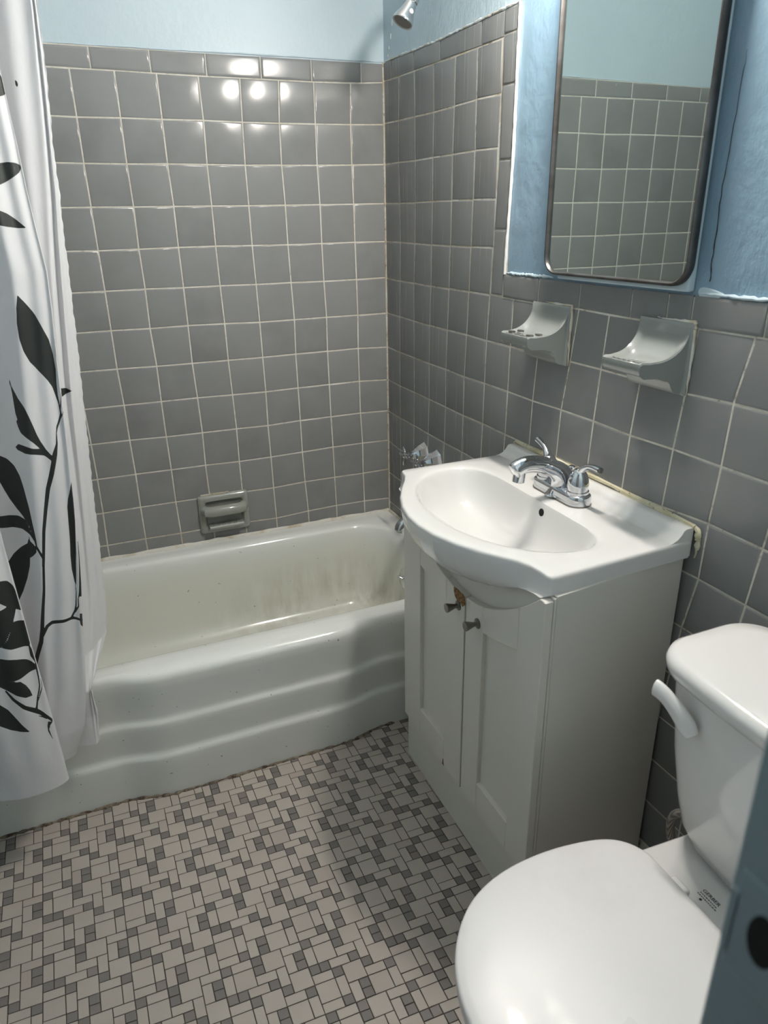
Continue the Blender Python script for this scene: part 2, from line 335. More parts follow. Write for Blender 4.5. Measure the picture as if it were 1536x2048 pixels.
RIGHT_NODES=[[[0,16983],[1120,16942],[2140,16912],[3294,16886],[4462,16844],[5514,16829],[6569,16811],[7776,16833],[8908,16822],[10046,16814],[11189,16807],[12338,16801],[13492,16798],[14651,16796],[15816,16796],[16896,16796],[17976,16796],[19056,16796],[20136,16796]],[[0,15886],[1081,15851],[2172,15828],[3319,15793],[4442,15791],[5522,15792],[6611,15758],[7738,15762],[8863,15754],[9994,15747],[11130,15743],[12272,15739],[13419,15738],[14571,15738],[15729,15740],[16809,15740],[17889,15740],[18969,15740],[20049,15740]],[[0,14783],[1060,14776],[2196,14744],[3288,14741],[4392,14729],[5523,14727],[6557,14698],[7698,14689],[8816,14683],[9939,14678],[11069,14676],[12203,14675],[13343,14675],[14489,14678],[15640,14682],[16720,14682],[17800,14682],[18880,14682],[19960,14682]],[[0,13694],[1128,13676],[2198,13666],[3291,13669],[4392,13662],[5498,13650],[6556,13638],[7655,13614],[8766,13609],[9883,13607],[11005,13606],[12132,13607],[13265,13610],[14404,13614],[15548,13620],[16628,13620],[17708,13620],[18788,13620],[19868,13620]],[[0,12587],[1152,12590],[2176,12575],[3260,12565],[4358,12559],[5456,12562],[6522,12572],[7610,12535],[8714,12533],[9824,12532],[10939,12534],[12059,12537],[13185,12541],[14317,12548],[15454,12556],[16534,12556],[17614,12556],[18694,12556],[19774,12556]],[[0,11489],[1103,11466],[2101,11468],[3233,11464],[4320,11473],[5413,11480],[6449,11476],[7504,11463],[8660,11454],[9937,11482],[10870,11459],[11984,11464],[13103,11471],[14227,11479],[15357,11489],[16437,11489],[17517,11489],[18597,11489],[19677,11489]],[[0,10402],[1045,10389],[2101,10371],[3158,10364],[4266,10368],[5348,10379],[6373,10366],[7472,10374],[8604,10372],[9785,10392],[10783,10396],[11906,10388],[13018,10366],[14033,10405],[15258,10420],[16338,10420],[17418,10420],[18498,10420],[19578,10420]],[[0,9294],[1039,9272],[2101,9266],[3145,9258],[4211,9267],[5280,9252],[6342,9275],[7451,9284],[8522,9276],[9611,9311],[10711,9323],[11808,9304],[12925,9334],[14008,9338],[15157,9348],[16237,9348],[17317,9348],[18397,9348],[19477,9348]],[[0,8208],[1031,8177],[2115,8185],[3164,8187],[4229,8182],[5270,8178],[6330,8201],[7426,8191],[8492,8189],[9565,8208],[10652,8218],[11754,8158],[12855,8203],[13945,8281],[15054,8273],[16134,8273],[17214,8273],[18294,8273],[19374,8273]],[[0,7115],[1035,7092],[2100,7104],[3118,7091],[4185,7097],[5255,7112],[6288,7096],[7351,7103],[8420,7111],[9494,7120],[10574,7132],[11659,7145],[12750,7160],[13934,7202],[14948,7196],[16028,7196],[17108,7196],[18188,7196],[19268,7196]],[[0,6032],[1037,5984],[2066,5984],[3100,5985],[4140,5988],[5185,5993],[6236,6000],[7292,6008],[8354,6018],[9421,6030],[10494,6044],[11572,6059],[12656,6076],[13745,6095],[14840,6115],[15920,6115],[17000,6115],[18080,6115],[19160,6115]],[[0,4875],[1018,4875],[2040,4876],[3067,4880],[4100,4885],[5138,4892],[6182,4900],[7231,4911],[8286,4923],[9346,4937],[10412,4952],[11483,4970],[12560,4989],[13642,5010],[14729,5032],[15809,5032],[16889,5032],[17969,5032],[19049,5032]],[[0,3760],[997,3762],[2012,3766],[3032,3771],[4058,3779],[5089,3788],[6126,3798],[7168,3811],[8216,3825],[9269,3841],[10327,3859],[11391,3878],[12461,3899],[13536,3922],[14617,3947],[15697,3947],[16777,3947],[17857,3947],[18937,3947]],[[0,2643],[973,2647],[1981,2653],[2994,2661],[4013,2670],[5037,2681],[6067,2694],[7102,2708],[8143,2724],[9189,2742],[10241,2762],[11298,2784],[12360,2807],[13428,2832],[14502,2859],[15582,2859],[16662,2859],[17742,2859],[18822,2859]],[[0,1563],[973,1567],[1981,1573],[2994,1581],[4013,1590],[5037,1601],[6067,1614],[7102,1628],[8143,1644],[9189,1662],[10241,1682],[11298,1704],[12360,1727],[13428,1752],[14502,1779],[15582,1779],[16662,1779],[17742,1779],[18822,1779]],[[0,483],[973,487],[1981,493],[2994,501],[4013,510],[5037,521],[6067,534],[7102,548],[8143,564],[9189,582],[10241,602],[11298,624],[12360,647],[13428,672],[14502,699],[15582,699],[16662,699],[17742,699],[18822,699]],[[0,-597],[973,-593],[1981,-587],[2994,-579],[4013,-570],[5037,-559],[6067,-546],[7102,-532],[8143,-516],[9189,-498],[10241,-478],[11298,-456],[12360,-433],[13428,-408],[14502,-381],[15582,-381],[16662,-381],[17742,-381],[18822,-381]]]

def add_tile(mb, quad, mapper, gap=0.0015, h=0.0032, shade=None, pill=0.0035):
    """quad: 4 corners (u,w) ; mapper(u,w,height)->xyz"""
    a = [inset(quad, gap), inset(quad, gap), inset(quad, gap + 0.0011), inset(quad, gap + pill)]
    jit = [random.uniform(-0.00011, 0.00011) for _ in range(4)]
    hs = [-0.001, h - 0.0013, h - 0.0004, h]
    rings = [[mapper(p[0], p[1], hh + (jit[i] if hh > 0 else 0)) for i, p in enumerate(r)] for r, hh in zip(a, hs)]
    n0 = len(mb.f); mb.loft(rings, False, True)
    mb.sh += [random.random() if shade is None else shade] * (len(mb.f) - n0)
def tile_object(name, mb, m, parent):
    sh = mb.sh
    me = bpy.data.meshes.new(name); me.from_pydata(mb.v, [], mb.f)
    me.materials.append(m)
    at = me.attributes.new('shade', 'FLOAT', 'FACE'); at.data.foreach_set('value', sh)
    bm = bmesh.new(); bm.from_mesh(me); bmesh.ops.recalc_face_normals(bm, faces=bm.faces); bm.to_mesh(me); bm.free()
    me.polygons.foreach_set('use_smooth', [len(p.vertices) == 4 for p in me.polygons])
    me.set_sharp_from_angle(angle=math.radians(50))
    o = bpy.data.objects.new(name, me); COL.objects.link(o); o.parent = parent; return o
def nodes(tbl): return [[(u / 1e4, z / 1e4) for u, z in row] for row in tbl]

# back wall: u = -x
BN = nodes(BACK_NODES); fb = lambda u, w_, h: (-u, -h, w_)
mb = MB(); mb.sh = []
for k in range(12):
    for i in range(14):
        a, b, c, d = BN[k][i], BN[k][i + 1], BN[k + 1][i + 1], BN[k + 1][i]
        if i == 0: a = (0.003, a[1]); d = (0.003, d[1])
        if k in (11,) and i in (5,) : pass
        add_tile(mb, [a, b, c, d], fb)
for i in range(14):                                     # cut row above the tub
    a, b = BN[12][i], BN[12][i + 1]
    if i == 0: a = (0.003, a[1])
    add_tile(mb, [a, b, (b[0], 0.338), (a[0], 0.338)], fb)
us = [0.003, 0.073, 0.223, 0.368, 0.517, 0.661, 0.808, 0.958, 1.11, 1.262, 1.414, 1.512]
lz = lambda u: np.interp(u, [p[0] for p in BN[0]], [p[1] for p in BN[0]])
for a, b in zip(us, us[1:]):
    ta, tb = (TOP - 0.002 - 0.006 * a, TOP - 0.002 - 0.006 * b)
    q = [(a, ta), (b, tb), (b, lz(b)), (a, lz(a))]
    add_tile(mb, q, fb, h=0.004, pill=0.006)
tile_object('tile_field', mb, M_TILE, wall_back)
MB().box(XL, 0, -0.0022, 0, 0.30, TOP - 0.006).build('grout', M_GROUT, wall_back, smooth=False)
# bead of stained grout in the corner
MB().tube([(-0.003, -0.004, 0.335), (-0.003, -0.004, TOP)], 0.0042, 6).build('corner_grout', M_GROUT_R, wall_back)

# right wall: u = -y
RN = nodes(RIGHT_NODES); fr = lambda u, w_, h: (-h, -u, w_)
mb = MB(); mb.sh = []
for k in range(16):
    for i in range(18):
        if k < 5 and i >= 6: continue
        a, b, c, d = RN[k][i], RN[k][i + 1], RN[k + 1][i + 1], RN[k + 1][i]
        if min(c[1], d[1]) < 0.0: continue
        if i == 0: a = (0.004, a[1]); d = (0.004, d[1])
        if b[0] > 2.04: b = (2.04, b[1]); c = (2.04, c[1])
        add_tile(mb, [a, b, c, d], fr)
row = RN[15] if len(RN) > 15 else RN[-1]
us = [0.004, 0.062, 0.210, 0.364, 0.567, 0.665]
lz = lambda u: np.interp(u, [p[0] for p in RN[0]], [p[1] for p in RN[0]])
tz = lambda u: np.interp(u, [0, 0.33, 0.72], [TOP, 1.733, 1.731])
for a, b in zip(us, us[1:]):
    add_tile(mb, [(a, tz(a)), (b, tz(b)), (b, lz(b)), (a, lz(a))], fr, h=0.004)
cz = [1.731, 1.685, 1.590, 1.443, 1.297, 1.150]                 # upright edge column
xi = lambda z: np.interp(z, [1.15, 1.297, 1.443, 1.6, 1.7], [0.650, 0.657, 0.6645, 0.6655, 0.664])
xo = lambda z: np.interp(z, [1.15, 1.2, 1.297, 1.443, 1.73], [0.703, 0.706, 0.711, 0.718, 0.719])
for a, b in zip(cz, cz[1:]):
    add_tile(mb, [(xi(a), a), (xo(a), a), (xo(b), b), (xi(b), b)], fr, h=0.0045, pill=0.005)
us = [0.705, 0.849, 0.993, 1.145, 1.236, 1.292, 1.437, 1.59, 1.742, 1.894, 2.04]
lz = lambda u: np.interp(u, [p[0] for p in RN[5]], [p[1] for p in RN[5]])
for a, b in zip(us, us[1:]):
    add_tile(mb, [(a, LOWTOP), (b, LOWTOP), (b, lz(b)), (a, lz(a))], fr, h=0.0045, pill=0.006)
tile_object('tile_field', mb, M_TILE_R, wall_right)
mb = MB().box(-0.0022, 0, YF, 0, 0.0, LOWTOP - 0.004).box(-0.0022, 0, -0.714, 0, LOWTOP - 0.004, 1.727)
mb.build('grout', M_GROUT_R, wall_right, smooth=False)
# white edge of the upright tile column, built up with paint
mb = MB(); zs = [1.200 + i * 0.0133 for i in range(41)]
mb.tube([(-0.0035, -(xo(z) + 0.0035) + random.uniform(-.0006, .0006), z) for z in zs], [random.uniform(0.0030, 0.0042) for _ in zs], 8)
mb.build('white_paint_edge', M_WHITE_PAINT, wall_right)
# lumpy paint ridge where the plaster meets the tile tops
def ridge(pts, r, m, name, parent, n=60):
    mb = MB(); P = []
    for i in range(n + 1):
        f = i / n * (len(pts) - 1); k = min(int(f), len(pts) - 2); q = Vector(pts[k]).lerp(Vector(pts[k + 1]), f - k)
        P.append(q + Vector((random.uniform(-.4, .4), random.uniform(-.4, .4), random.uniform(-.6, .6))) * r * .5)
    mb.tube(P, [r * random.uniform(.6, 1.25) * min(1, .25 + i_ / 6, .25 + (n - i_) / 6) for i_, _ in enumerate(P)], 7); return mb.build(name, m, parent)
ridge([(-0.002, -0.01, TOP + .001), (-0.002, -0.33, 1.735), (-0.002, -0.715, 1.734)], 0.0032, M_PLASTER, 'paint_ridge', wall_right, 110)
ridge([(-1.5, -0.001, TOP - .009), (0, -0.001, TOP + .002)], 0.0022, M_BLUE_BACK, 'paint_ridge', wall_back, 60)
ridge([(-0.002, -0.712, 1.203), (-0.002, -0.90, 1.204)], 0.0034, M_BLUE_BACK, 'paint_ridge', wall_right, 40)
ridge([(-0.003, -1.30, 1.203), (-0.002, -1.70, 1.203), (-0.002, -2.03, 1.203)], 0.0034, M_BLUE_BACK, 'paint_ridge', wall_right, 90)
# bare plaster patches: behind the shower arm, and at the cabinet's lower corner
def patch(name, pts, m, parent, x=-0.0015):
    pts = smooth_closed(pts, 2); c = (sum(p[0] for p in pts) / len(pts), sum(p[1] for p in pts) / len(pts))
    mb = MB(); r0 = [(0, a, b) for a, b in pts]; r1 = [(x, c[0] + (a - c[0]) * .9, c[1] + (b - c[1]) * .9) for a, b in pts]
    mb.loft([r0, r1], False, True); return mb.build(name, m, parent)
patch('plaster_patch', [(-1.294, 1.204), (-1.30, 1.213), (-1.318, 1.212), (-1.335, 1.209), (-1.355, 1.204), (-1.335, 1.192), (-1.31, 1.188)], M_BLUE_BACK, wall_right, -0.0030)
for j, (yy, zz, s_) in enumerate(((-0.045, 1.80, 1.0), (-0.035, 1.775, .6), (-0.055, 1.83, 1.2), (-0.028, 1.757, .5))):
    patch('paint_chip', [(yy, zz), (yy - .006 * s_, zz + .010 * s_), (yy - .011 * s_, zz + .004 * s_), (yy - .007 * s_, zz - .009 * s_)], M_WHITE_PAINT, wall_right, -0.001)
# vertical crack in the plaster right of the mirror
P = [(-0.0008, -1.318, 1.222), (-0.0008, -1.315, 1.25), (-0.0008, -1.3165, 1.29), (-0.0008, -1.313, 1.34), (-0.0008, -1.3165, 1.40), (-0.0008, -1.320, 1.47), (-0.0008, -1.3225, 1.54)]
PP = [tuple(Vector(p) + Vector((0, random.uniform(-.0012, .0012), 0))) for p in smooth_open(P, 2)]
MB().tube(PP, [random.uniform(.5, 1.2) * 0.0013 * (1 - 0.85 * i / len(PP)) for i in range(len(PP))], 6).build('crack', M_CRACK, wall_right)

# left (tub end) wall tiles, plain grid
mb = MB(); mb.sh = []; fl = lambda u, w_, h: (XL + h, -u, w_)
for k in range(13):
    for i in range(7):
        z1 = 1.69 - k * .108; z0 = max(z1 - .108, 0.338)
        add_tile(mb, [(i * .108 + .002, z1), (i * .108 + .108, z1), (i * .108 + .108, z0), (i * .108 + .002, z0)], fl)
for i in range(5):
    add_tile(mb, [(i * .152 + .002, TOP), (i * .152 + .152, TOP), (i * .152 + .152, 1.69), (i * .152 + .002, 1.69)], fl)
tile_object('tile_field', mb, M_TILE, wall_left)
MB().box(XL, XL + 0.0012, -0.757, 0, 0.33, TOP - .005).build('grout', M_GROUT, wall_left, smooth=False)

# --- floor ------------------------------------------------------------------
floor = struct(MB().box(XL - 0.1, 0.1, -3.7, 0.1, -0.1, -0.0012).build('floor', M_FLOORG, smooth=False))
PAT = [(0, 0, 1, 1), (3, 0, 1, 1), (3, 1, 1, 1), (7, 1, 1, 1), (7, 2, 1, 1), (0, 3, 1, 1), (1, 3, 1, 1), (4, 3, 1, 1), (2, 4, 1, 1), (5, 4, 1, 1),
       (7, 5, 1, 1), (4, 6, 1, 1), (4, 7, 1, 1), (2, 7, 1, 1),
       (1, 0, 2, 1), (6, 0, 2, 1), (3, 2, 2, 1), (2, 3, 2, 1), (0, 4, 2, 1), (5, 5, 2, 1), (0, 7, 2, 1),
       (0, 1, 1, 2), (5, 2, 1, 2), (6, 1, 1, 2), (2, 5, 1, 2), (3, 6, 1, 2), (7, 6, 1, 2),
       (1, 1, 2, 2), (4, 0, 2, 2), (6, 3, 2, 2), (0, 5, 2, 2), (3, 4, 2, 2), (5, 6, 2, 2)]
OX, OY = -1.211, -1.065; UX, UY = 0.01945, -0.00075; VX, VY = 0.0003, -0.01925
mb = MB(); sh = []; ti = []
for bu in range(-3, 10):
    for bv in range(-4, 8):
        for (u, v_, w_, h_) in PAT:
            u0 = bu * 8 + u; v0 = bv * 8 + v_
            x_ = OX + u0 * UX + v0 * VX; y_ = OY + u0 * UY + v0 * VY
            if not (-1.50 < x_ < -0.02 and -2.06 < y_ < -0.64): continue
            q = []
            g = 0.045
            for du, dv in ((g, g), (w_ - g, g), (w_ - g, h_ - g), (g, h_ - g)):
                q.append((OX + (u0 + du) * UX + (v0 + dv) * VX + random.uniform(-.0003, .0003), OY + (u0 + du) * UY + (v0 + dv) * VY + random.uniform(-.0003, .0003)))
            qi = inset(q, 0.0006); hz = random.uniform(-.0002, .0002)
            n0 = len(mb.f)
            mb.loft([[(a, b, -0.001) for a, b in q], [(a, b, -0.0003 + hz) for a, b in q], [(a, b, hz + 0.0001) for a, b in qi]], False, True)
            dark = (w_ * h_ == 1); base = 0.15 if dark else 0.8
            k_ = base + random.uniform(-.1, .1); tt = max(0, random.gauss(0, .45))
            sh += [k_] * (len(mb.f) - n0); ti += [min(tt, 1.0)] * (len(mb.f) - n0)
me = bpy.data.meshes.new('mosaic_tiles'); me.from_pydata(mb.v, [], mb.f); me.materials.append(M_FLOORT)
for nm, dat in (('shade', sh), ('tint', ti)):
    at = me.attributes.new(nm, 'FLOAT', 'FACE'); at.data.foreach_set('value', dat)
bm = bmesh.new(); bm.from_mesh(me); bmesh.ops.recalc_face_normals(bm, faces=bm.faces); bm.to_mesh(me); bm.free()
o = bpy.data.objects.new('mosaic_tiles', me); COL.objects.link(o); o.parent = floor

# --- doorway: jamb with strike plate -----------------------------------------
JX = -0.690
door = struct(MB().box(JX, JX + 0.018, YF - 0.12, YF + 0.004, 0, 2.04).box(-1.448, -1.43, YF - 0.12, YF + 0.004, 0, 2.04).box(-1.448, JX + .018, YF - .12, YF + .004, 2.03, 2.05)
              .build('door_1', M_BLUE_JAMB, bevel=0.002))
MB().box(JX - 0.0015, JX + 0.001, YF - 0.050, YF - 0.001, 0.955, 1.022).box(JX - 0.0015, JX + .001, YF - .004, YF + .0025, 0.962, 1.006).build('strike_plate', M_BLUE_JAMB, door, bevel=0.001)
hp = []
for k in range(24):
    a = 2 * math.pi * k / 24; hp.append((YF - 0.0195 + 0.0085 * math.cos(a), 0.991 + 0.016 * math.sin(a)))
MB().prism_x(hp, JX - 0.0003, JX - 0.0020).build('latch_hole', M_BLACK, door)
mb = MB().box(JX - 0.010, JX + 0.001, YF - 0.120, YF - 0.085, 0, 2.03)
mb.build('door_stop', M_TAUPE, door, bevel=0.002)

# ================================================================ BATHTUB
RIMZ = 0.345
def bow(x_):        # the apron's middle bay stands proud of its ends
    s_ = lambda a, b, v: (lambda q: q * q * (3 - 2 * q))(min(max((v - a) / (b - a), 0), 1))
    return 0.024 * s_(-1.03, -0.90, x_) * (1 - s_(-0.46, -0.33, x_))
tub = thing('bathtub', 'white enamelled alcove bathtub with stepped apron along the back wall, stained at its drain end', 'bathtub')
rings = []
X0, X1, Y0, Y1 = XL + 0.004, -0.006, -0.672, -0.006
NR = 14
def dense(r):      # subdivide the straight runs so the rim follows the bow
    out = []
    for i in range(len(r)):
        a, b = Vector(r[i]), Vector(r[(i + 1) % len(r)]); m = max(1, int((b - a).length / 0.04))
        out += [tuple(a.lerp(b, j / m)) for j in range(m)]
    return out
inner = [(-1.445, -0.062, -0.632, -0.072, .13, RIMZ), (-1.437, -0.070, -0.624, -0.080, .125, RIMZ - .004), (-1.432, -0.076, -0.618, -0.086, .12, RIMZ - .013),
         (-1.425, -0.082, -0.612, -0.091, .12, RIMZ - .035), (-1.38, -0.092, -0.600, -0.101, .12, .22), (-1.33, -0.105, -0.585, -0.113, .115, .12),
         (-1.30, -0.118, -0.572, -0.124, .11, .085), (-1.27, -0.14, -0.552, -0.145, .10, .063), (-1.22, -0.18, -0.515, -0.182, .08, .054), (-1.1, -0.3, -0.42, -0.28, .06, .050)]
def sub(r, n=160):       # resample loop to n points by matching param of rounded rect
    return r
loops = []
base = rrect(X0, X1, Y0, Y1, 0.012, RIMZ, NR)
def samp(x0, x1, y0, y1, r, z):
    pts = rrect(x0, x1, y0, y1, r, z, NR); out = []; n = len(pts)
    for i in range(n):
        a, b = Vector(pts[i]), Vector(pts[(i + 1) % n])
        m = 24 if i % (NR + 1) == NR and (i // (NR + 1)) in (0, 2) else (10 if i % (NR + 1) == NR else 1)
        out += [tuple(a.lerp(b, j / m)) for j in range(m)]
    return out
loops = [samp(X0, X1, Y0, Y1, .01, RIMZ)] + [samp(X0 + .03, X1 - .03, Y0 + .02, Y1 - .04, .06, RIMZ + .0005)] + [samp(*a) for a in inner]
mb = MB(); mb.loft(loops, False, True)
# apron
prof = [(-0.000, RIMZ), (-0.010, RIMZ - .0008), (-0.019, RIMZ - .005), (-0.0255, RIMZ - .013), (-0.028, RIMZ - .024), (-0.028, RIMZ - .045), (-0.0265, .26),
        (-0.0265, .228), (-.0272, .220), (-.0295, .214), (-.0335, .209), (-.0352, .203), (-.0355, .19), (-.0350, .165), (-.0350, .140),
        (-.0350, .132), (-.0360, .125), (-.0395, .119), (-.0430, .114), (-.0442, .107), (-.0445, .09), (-.045, .03), (-.044, .0)]
nx = 90; g = []
for j, (dy, z_) in enumerate(prof):
    k = min(1.0, (j + 0.0) / 3)
    g.append([(X0 + (X1 - X0) * i / nx, Y0 + dy + .012 - (bow(X0 + (X1 - X0) * i / nx)) * k * 1.0 - 0.012 * (1 - k) , z_) for i in range(nx + 1)])
mb.loft(g, closed=False)
mb.build('tub_shell', M_PORC_TUB, tub, sharp=60)
mb = MB(); P = [(-1.5 + 1.49 * i / 60, -0.009, RIMZ + .001 + random.uniform(-.0012, .0015)) for i in range(61)]
mb.tube(P, [random.uniform(.006, .0085) for _ in P], 8)
P = [(-0.009, -0.009 - .65 * i / 30, RIMZ + .001 + random.uniform(-.001, .001)) for i in range(31)]
mb.tube(P, [random.uniform(.005, .007) for _ in P], 8)
mb.build('caulk', M_CAULK_W, tub)
o = MB().lathe([(0, -.002), (.034, -.002), (.034, .003), (.028, .007), (0, .008)], (-0.094, -0.33, 0.235), (-1, 0, .12)).build('overflow_plate', M_CHROME, tub)
MB().tube([(-0.100, -0.33, 0.235), (-0.118, -0.322, 0.245)], .0045, 10).build('trip_lever', M_CHROME, tub)
# dirt line where apron meets floor
mb = MB(); P = []
for i in range(120):
    x_ = -1.5 + 1.2 * i / 119; P.append((x_, Y0 - .044 + .012 - bow(x_) - .002 + random.uniform(-.0015, .001), 0.0))
mb.tube(P, [random.uniform(.0018, .0062) for _ in P], 6); mb.build('dirt_line', M_DIRT, floor)

# ---------------------------------------------------------------- tub fittings
sp = thing('tub_spout', 'small chrome tub filler spout on the right wall, half hidden behind the sink cabinet', 'faucet')
mb = MB()
pts = smooth_open([(-0.001, -.335, .442), (-.05, -.335, .445), (-.085, -.335, .441), (-.106, -.335, .428), (-.113, -.335, .410)], 2)
mb.tube(pts, [.024 - .006 * i / (len(pts) - 1) for i in range(len(pts))], 20); mb.build('spout_body', M_CHROME, sp)
MB().lathe([(0, 0), (.032, 0), (.030, .006), (.024, .008)], (0, -.335, .442), (-1, 0, 0)).build('wall_flange', M_CHROME, sp)
def valve(yy, zz, label):
    t_ = thing('shower_valve', label, 'valve', group='shower valves on the tub wall')
    prof = [(0, 0), (.038, 0), (.038, .004)]
    mb = MB(); n = 8
    ring = lambda r, x_, ph: [(x_, yy + r * math.cos(2 * math.pi * (j + ph) / n), zz + r * math.sin(2 * math.pi * (j + ph) / n)) for j in range(n)]
    mb.loft([ring(.036, -.001, 0), ring(.036, -.006, 0), ring(.027, -.024, 0), ring(.014, -.044, 0), ring(.011, -.047, 0)], False, True)
    mb.build('bell_flange', M_CHROME, t_, sharp=20)
    MB().lathe([(.006, .045), (.006, .05), (.009, .052), (.009, .058), (.005, .060), (.005, .066), (.008, .068), (.008, .076), (.004, .08), (0, .081)], (0, yy, zz), (-1, 0, 0), 12).build('stem', M_CHROME, t_)
    mb = MB()
    for dy, dz in ((0, 1), (0, -1), (1, 0), (-1, 0)):
        mb.tube([(-.073, yy, zz), (-.074, yy + dy * .012, zz + dz * .012), (-.076, yy + dy * .026, zz + dz * .026), (-.077, yy + dy * .031, zz + dz * .031)], [.0055, .0038, .0045, .002], 10)
    mb.build('cross_handle', M_CHROME, t_)
valve(-.290, .642, 'chrome shower valve with cross handle, nearer the tub corner')
valve(-.378, .642, 'chrome shower valve mostly hidden behind the sink rim, nearer the vanity')
sh_ = thing('wall_shower', 'small chrome shower head on a bent arm above the tiled corner', 'shower head')
pts = smooth_open([(0, -.38, 1.868), (-.03, -.38, 1.868), (-.062, -.38, 1.845), (-.083, -.38, 1.812)], 2)
MB().tube(pts, .0085, 14).build('arm', M_CHROME, sh_)
MB().lathe([(0, 0), (.026, 0), (.024, .004), (.012, .009), (.010, .010)], (0, -.38, 1.868), (-1, 0, 0)).build('wall_flange', M_CHROME, sh_)
ax = Vector((-.52, -.02, -.855)).normalized(); o0 = Vector((-.084, -.38, 1.808))
MB().lathe([(.010, -.006), (.0145, -.003), (.0145, .008), (.0125, .010), (.0145, .013), (.015, .018), (.018, .032), (.0245, .050), (.026, .056), (.025, .059), (.021, .057), (0, .056)], o0, ax, 32).build('nozzle_body', M_CHROME, sh_)
MB().lathe([(.0225, .0565), (.0225, .0575), (0, .0578)], o0, ax, 24).build('spray_face', M_NICKEL, sh_)
side = Vector((.1, -.9, -.1)); side = (side - ax * side.dot(ax)).normalized()
MB().lathe([(0, .0), (.0055, .0), (.0055, .002), (0, .002)], o0 + ax * .034 + side * .0185, side + ax * -.25, 16).build('round_sticker', M_STICKER, sh_)

# recessed soap dish on the back wall, low above the tub
rd = thing('recessed_soap_dish', 'grey-green ceramic recessed soap dish with grab bar, low on the back wall above the tub', 'soap dish')
cx, cz_ = -0.598, 0.441
def rr2(hw, hh, r, y_, n=6, dx=0, dz=0):
    return [(p[0], y_, p[1]) for p in [(q[0], q[1]) for q in rrect(cx - hw + dx, cx + hw + dx, cz_ - hh + dz, cz_ + hh + dz, r, 0, n)]]
mb = MB()
mb.loft([rr2(.082, .066, .010, -.001), rr2(.082, .066, .010, -.008), rr2(.078, .062, .010, -.014), rr2(.072, .056, .010, -.016), rr2(.063, .046, .010, -.0155),
         rr2(.060, .043, .010, -.011), rr2(.056, .038, .008, -.0048), ], False, True)
mb.build('surround', M_DISH_TUB, rd, sharp=50)
mb = MB(); mb.tube([(cx - .062, -.014, cz_ + .016), (cx - .056, -.028, cz_ + .016), (cx - .042, -.033, cz_ + .016), (cx + .042, -.033, cz_ + .016), (cx + .056, -.028, cz_ + .016), (cx + .062, -.014, cz_ + .016)], [.017, .018, .018, .018, .018, .017], 16)
mb.build('grab_bar', M_DISH_TUB, rd)
mb = MB(); mb.loft([[(cx - .056, -.004, cz_ - .034), (cx + .056, -.004, cz_ - .034)], [(cx - .056, -.02, cz_ - .036), (cx + .056, -.02, cz_ - .036)], [(cx - .056, -.034, cz_ - .034), (cx + .056, -.034, cz_ - .034)],
                    [(cx - .055, -.038, cz_ - .038), (cx + .055, -.038, cz_ - .038)], [(cx - .055, -.036, cz_ - .045), (cx + .055, -.036, cz_ - .045)], [(cx - .055, -.01, cz_ - .056), (cx + .055, -.01, cz_ - .056)]], closed=False)
for i in range(5): mb.box(cx - .042 + i * .019, cx - .036 + i * .019, -.033, -.006, cz_ - .036, cz_ - .0325)
mb.build('tray', M_DISH_TUB, rd)
MB().box(cx - .07, cx + .02, -.010, -.001, cz_ + .0655, cz_ + .069).build('stained_caulk', M_GROUT_R, rd)

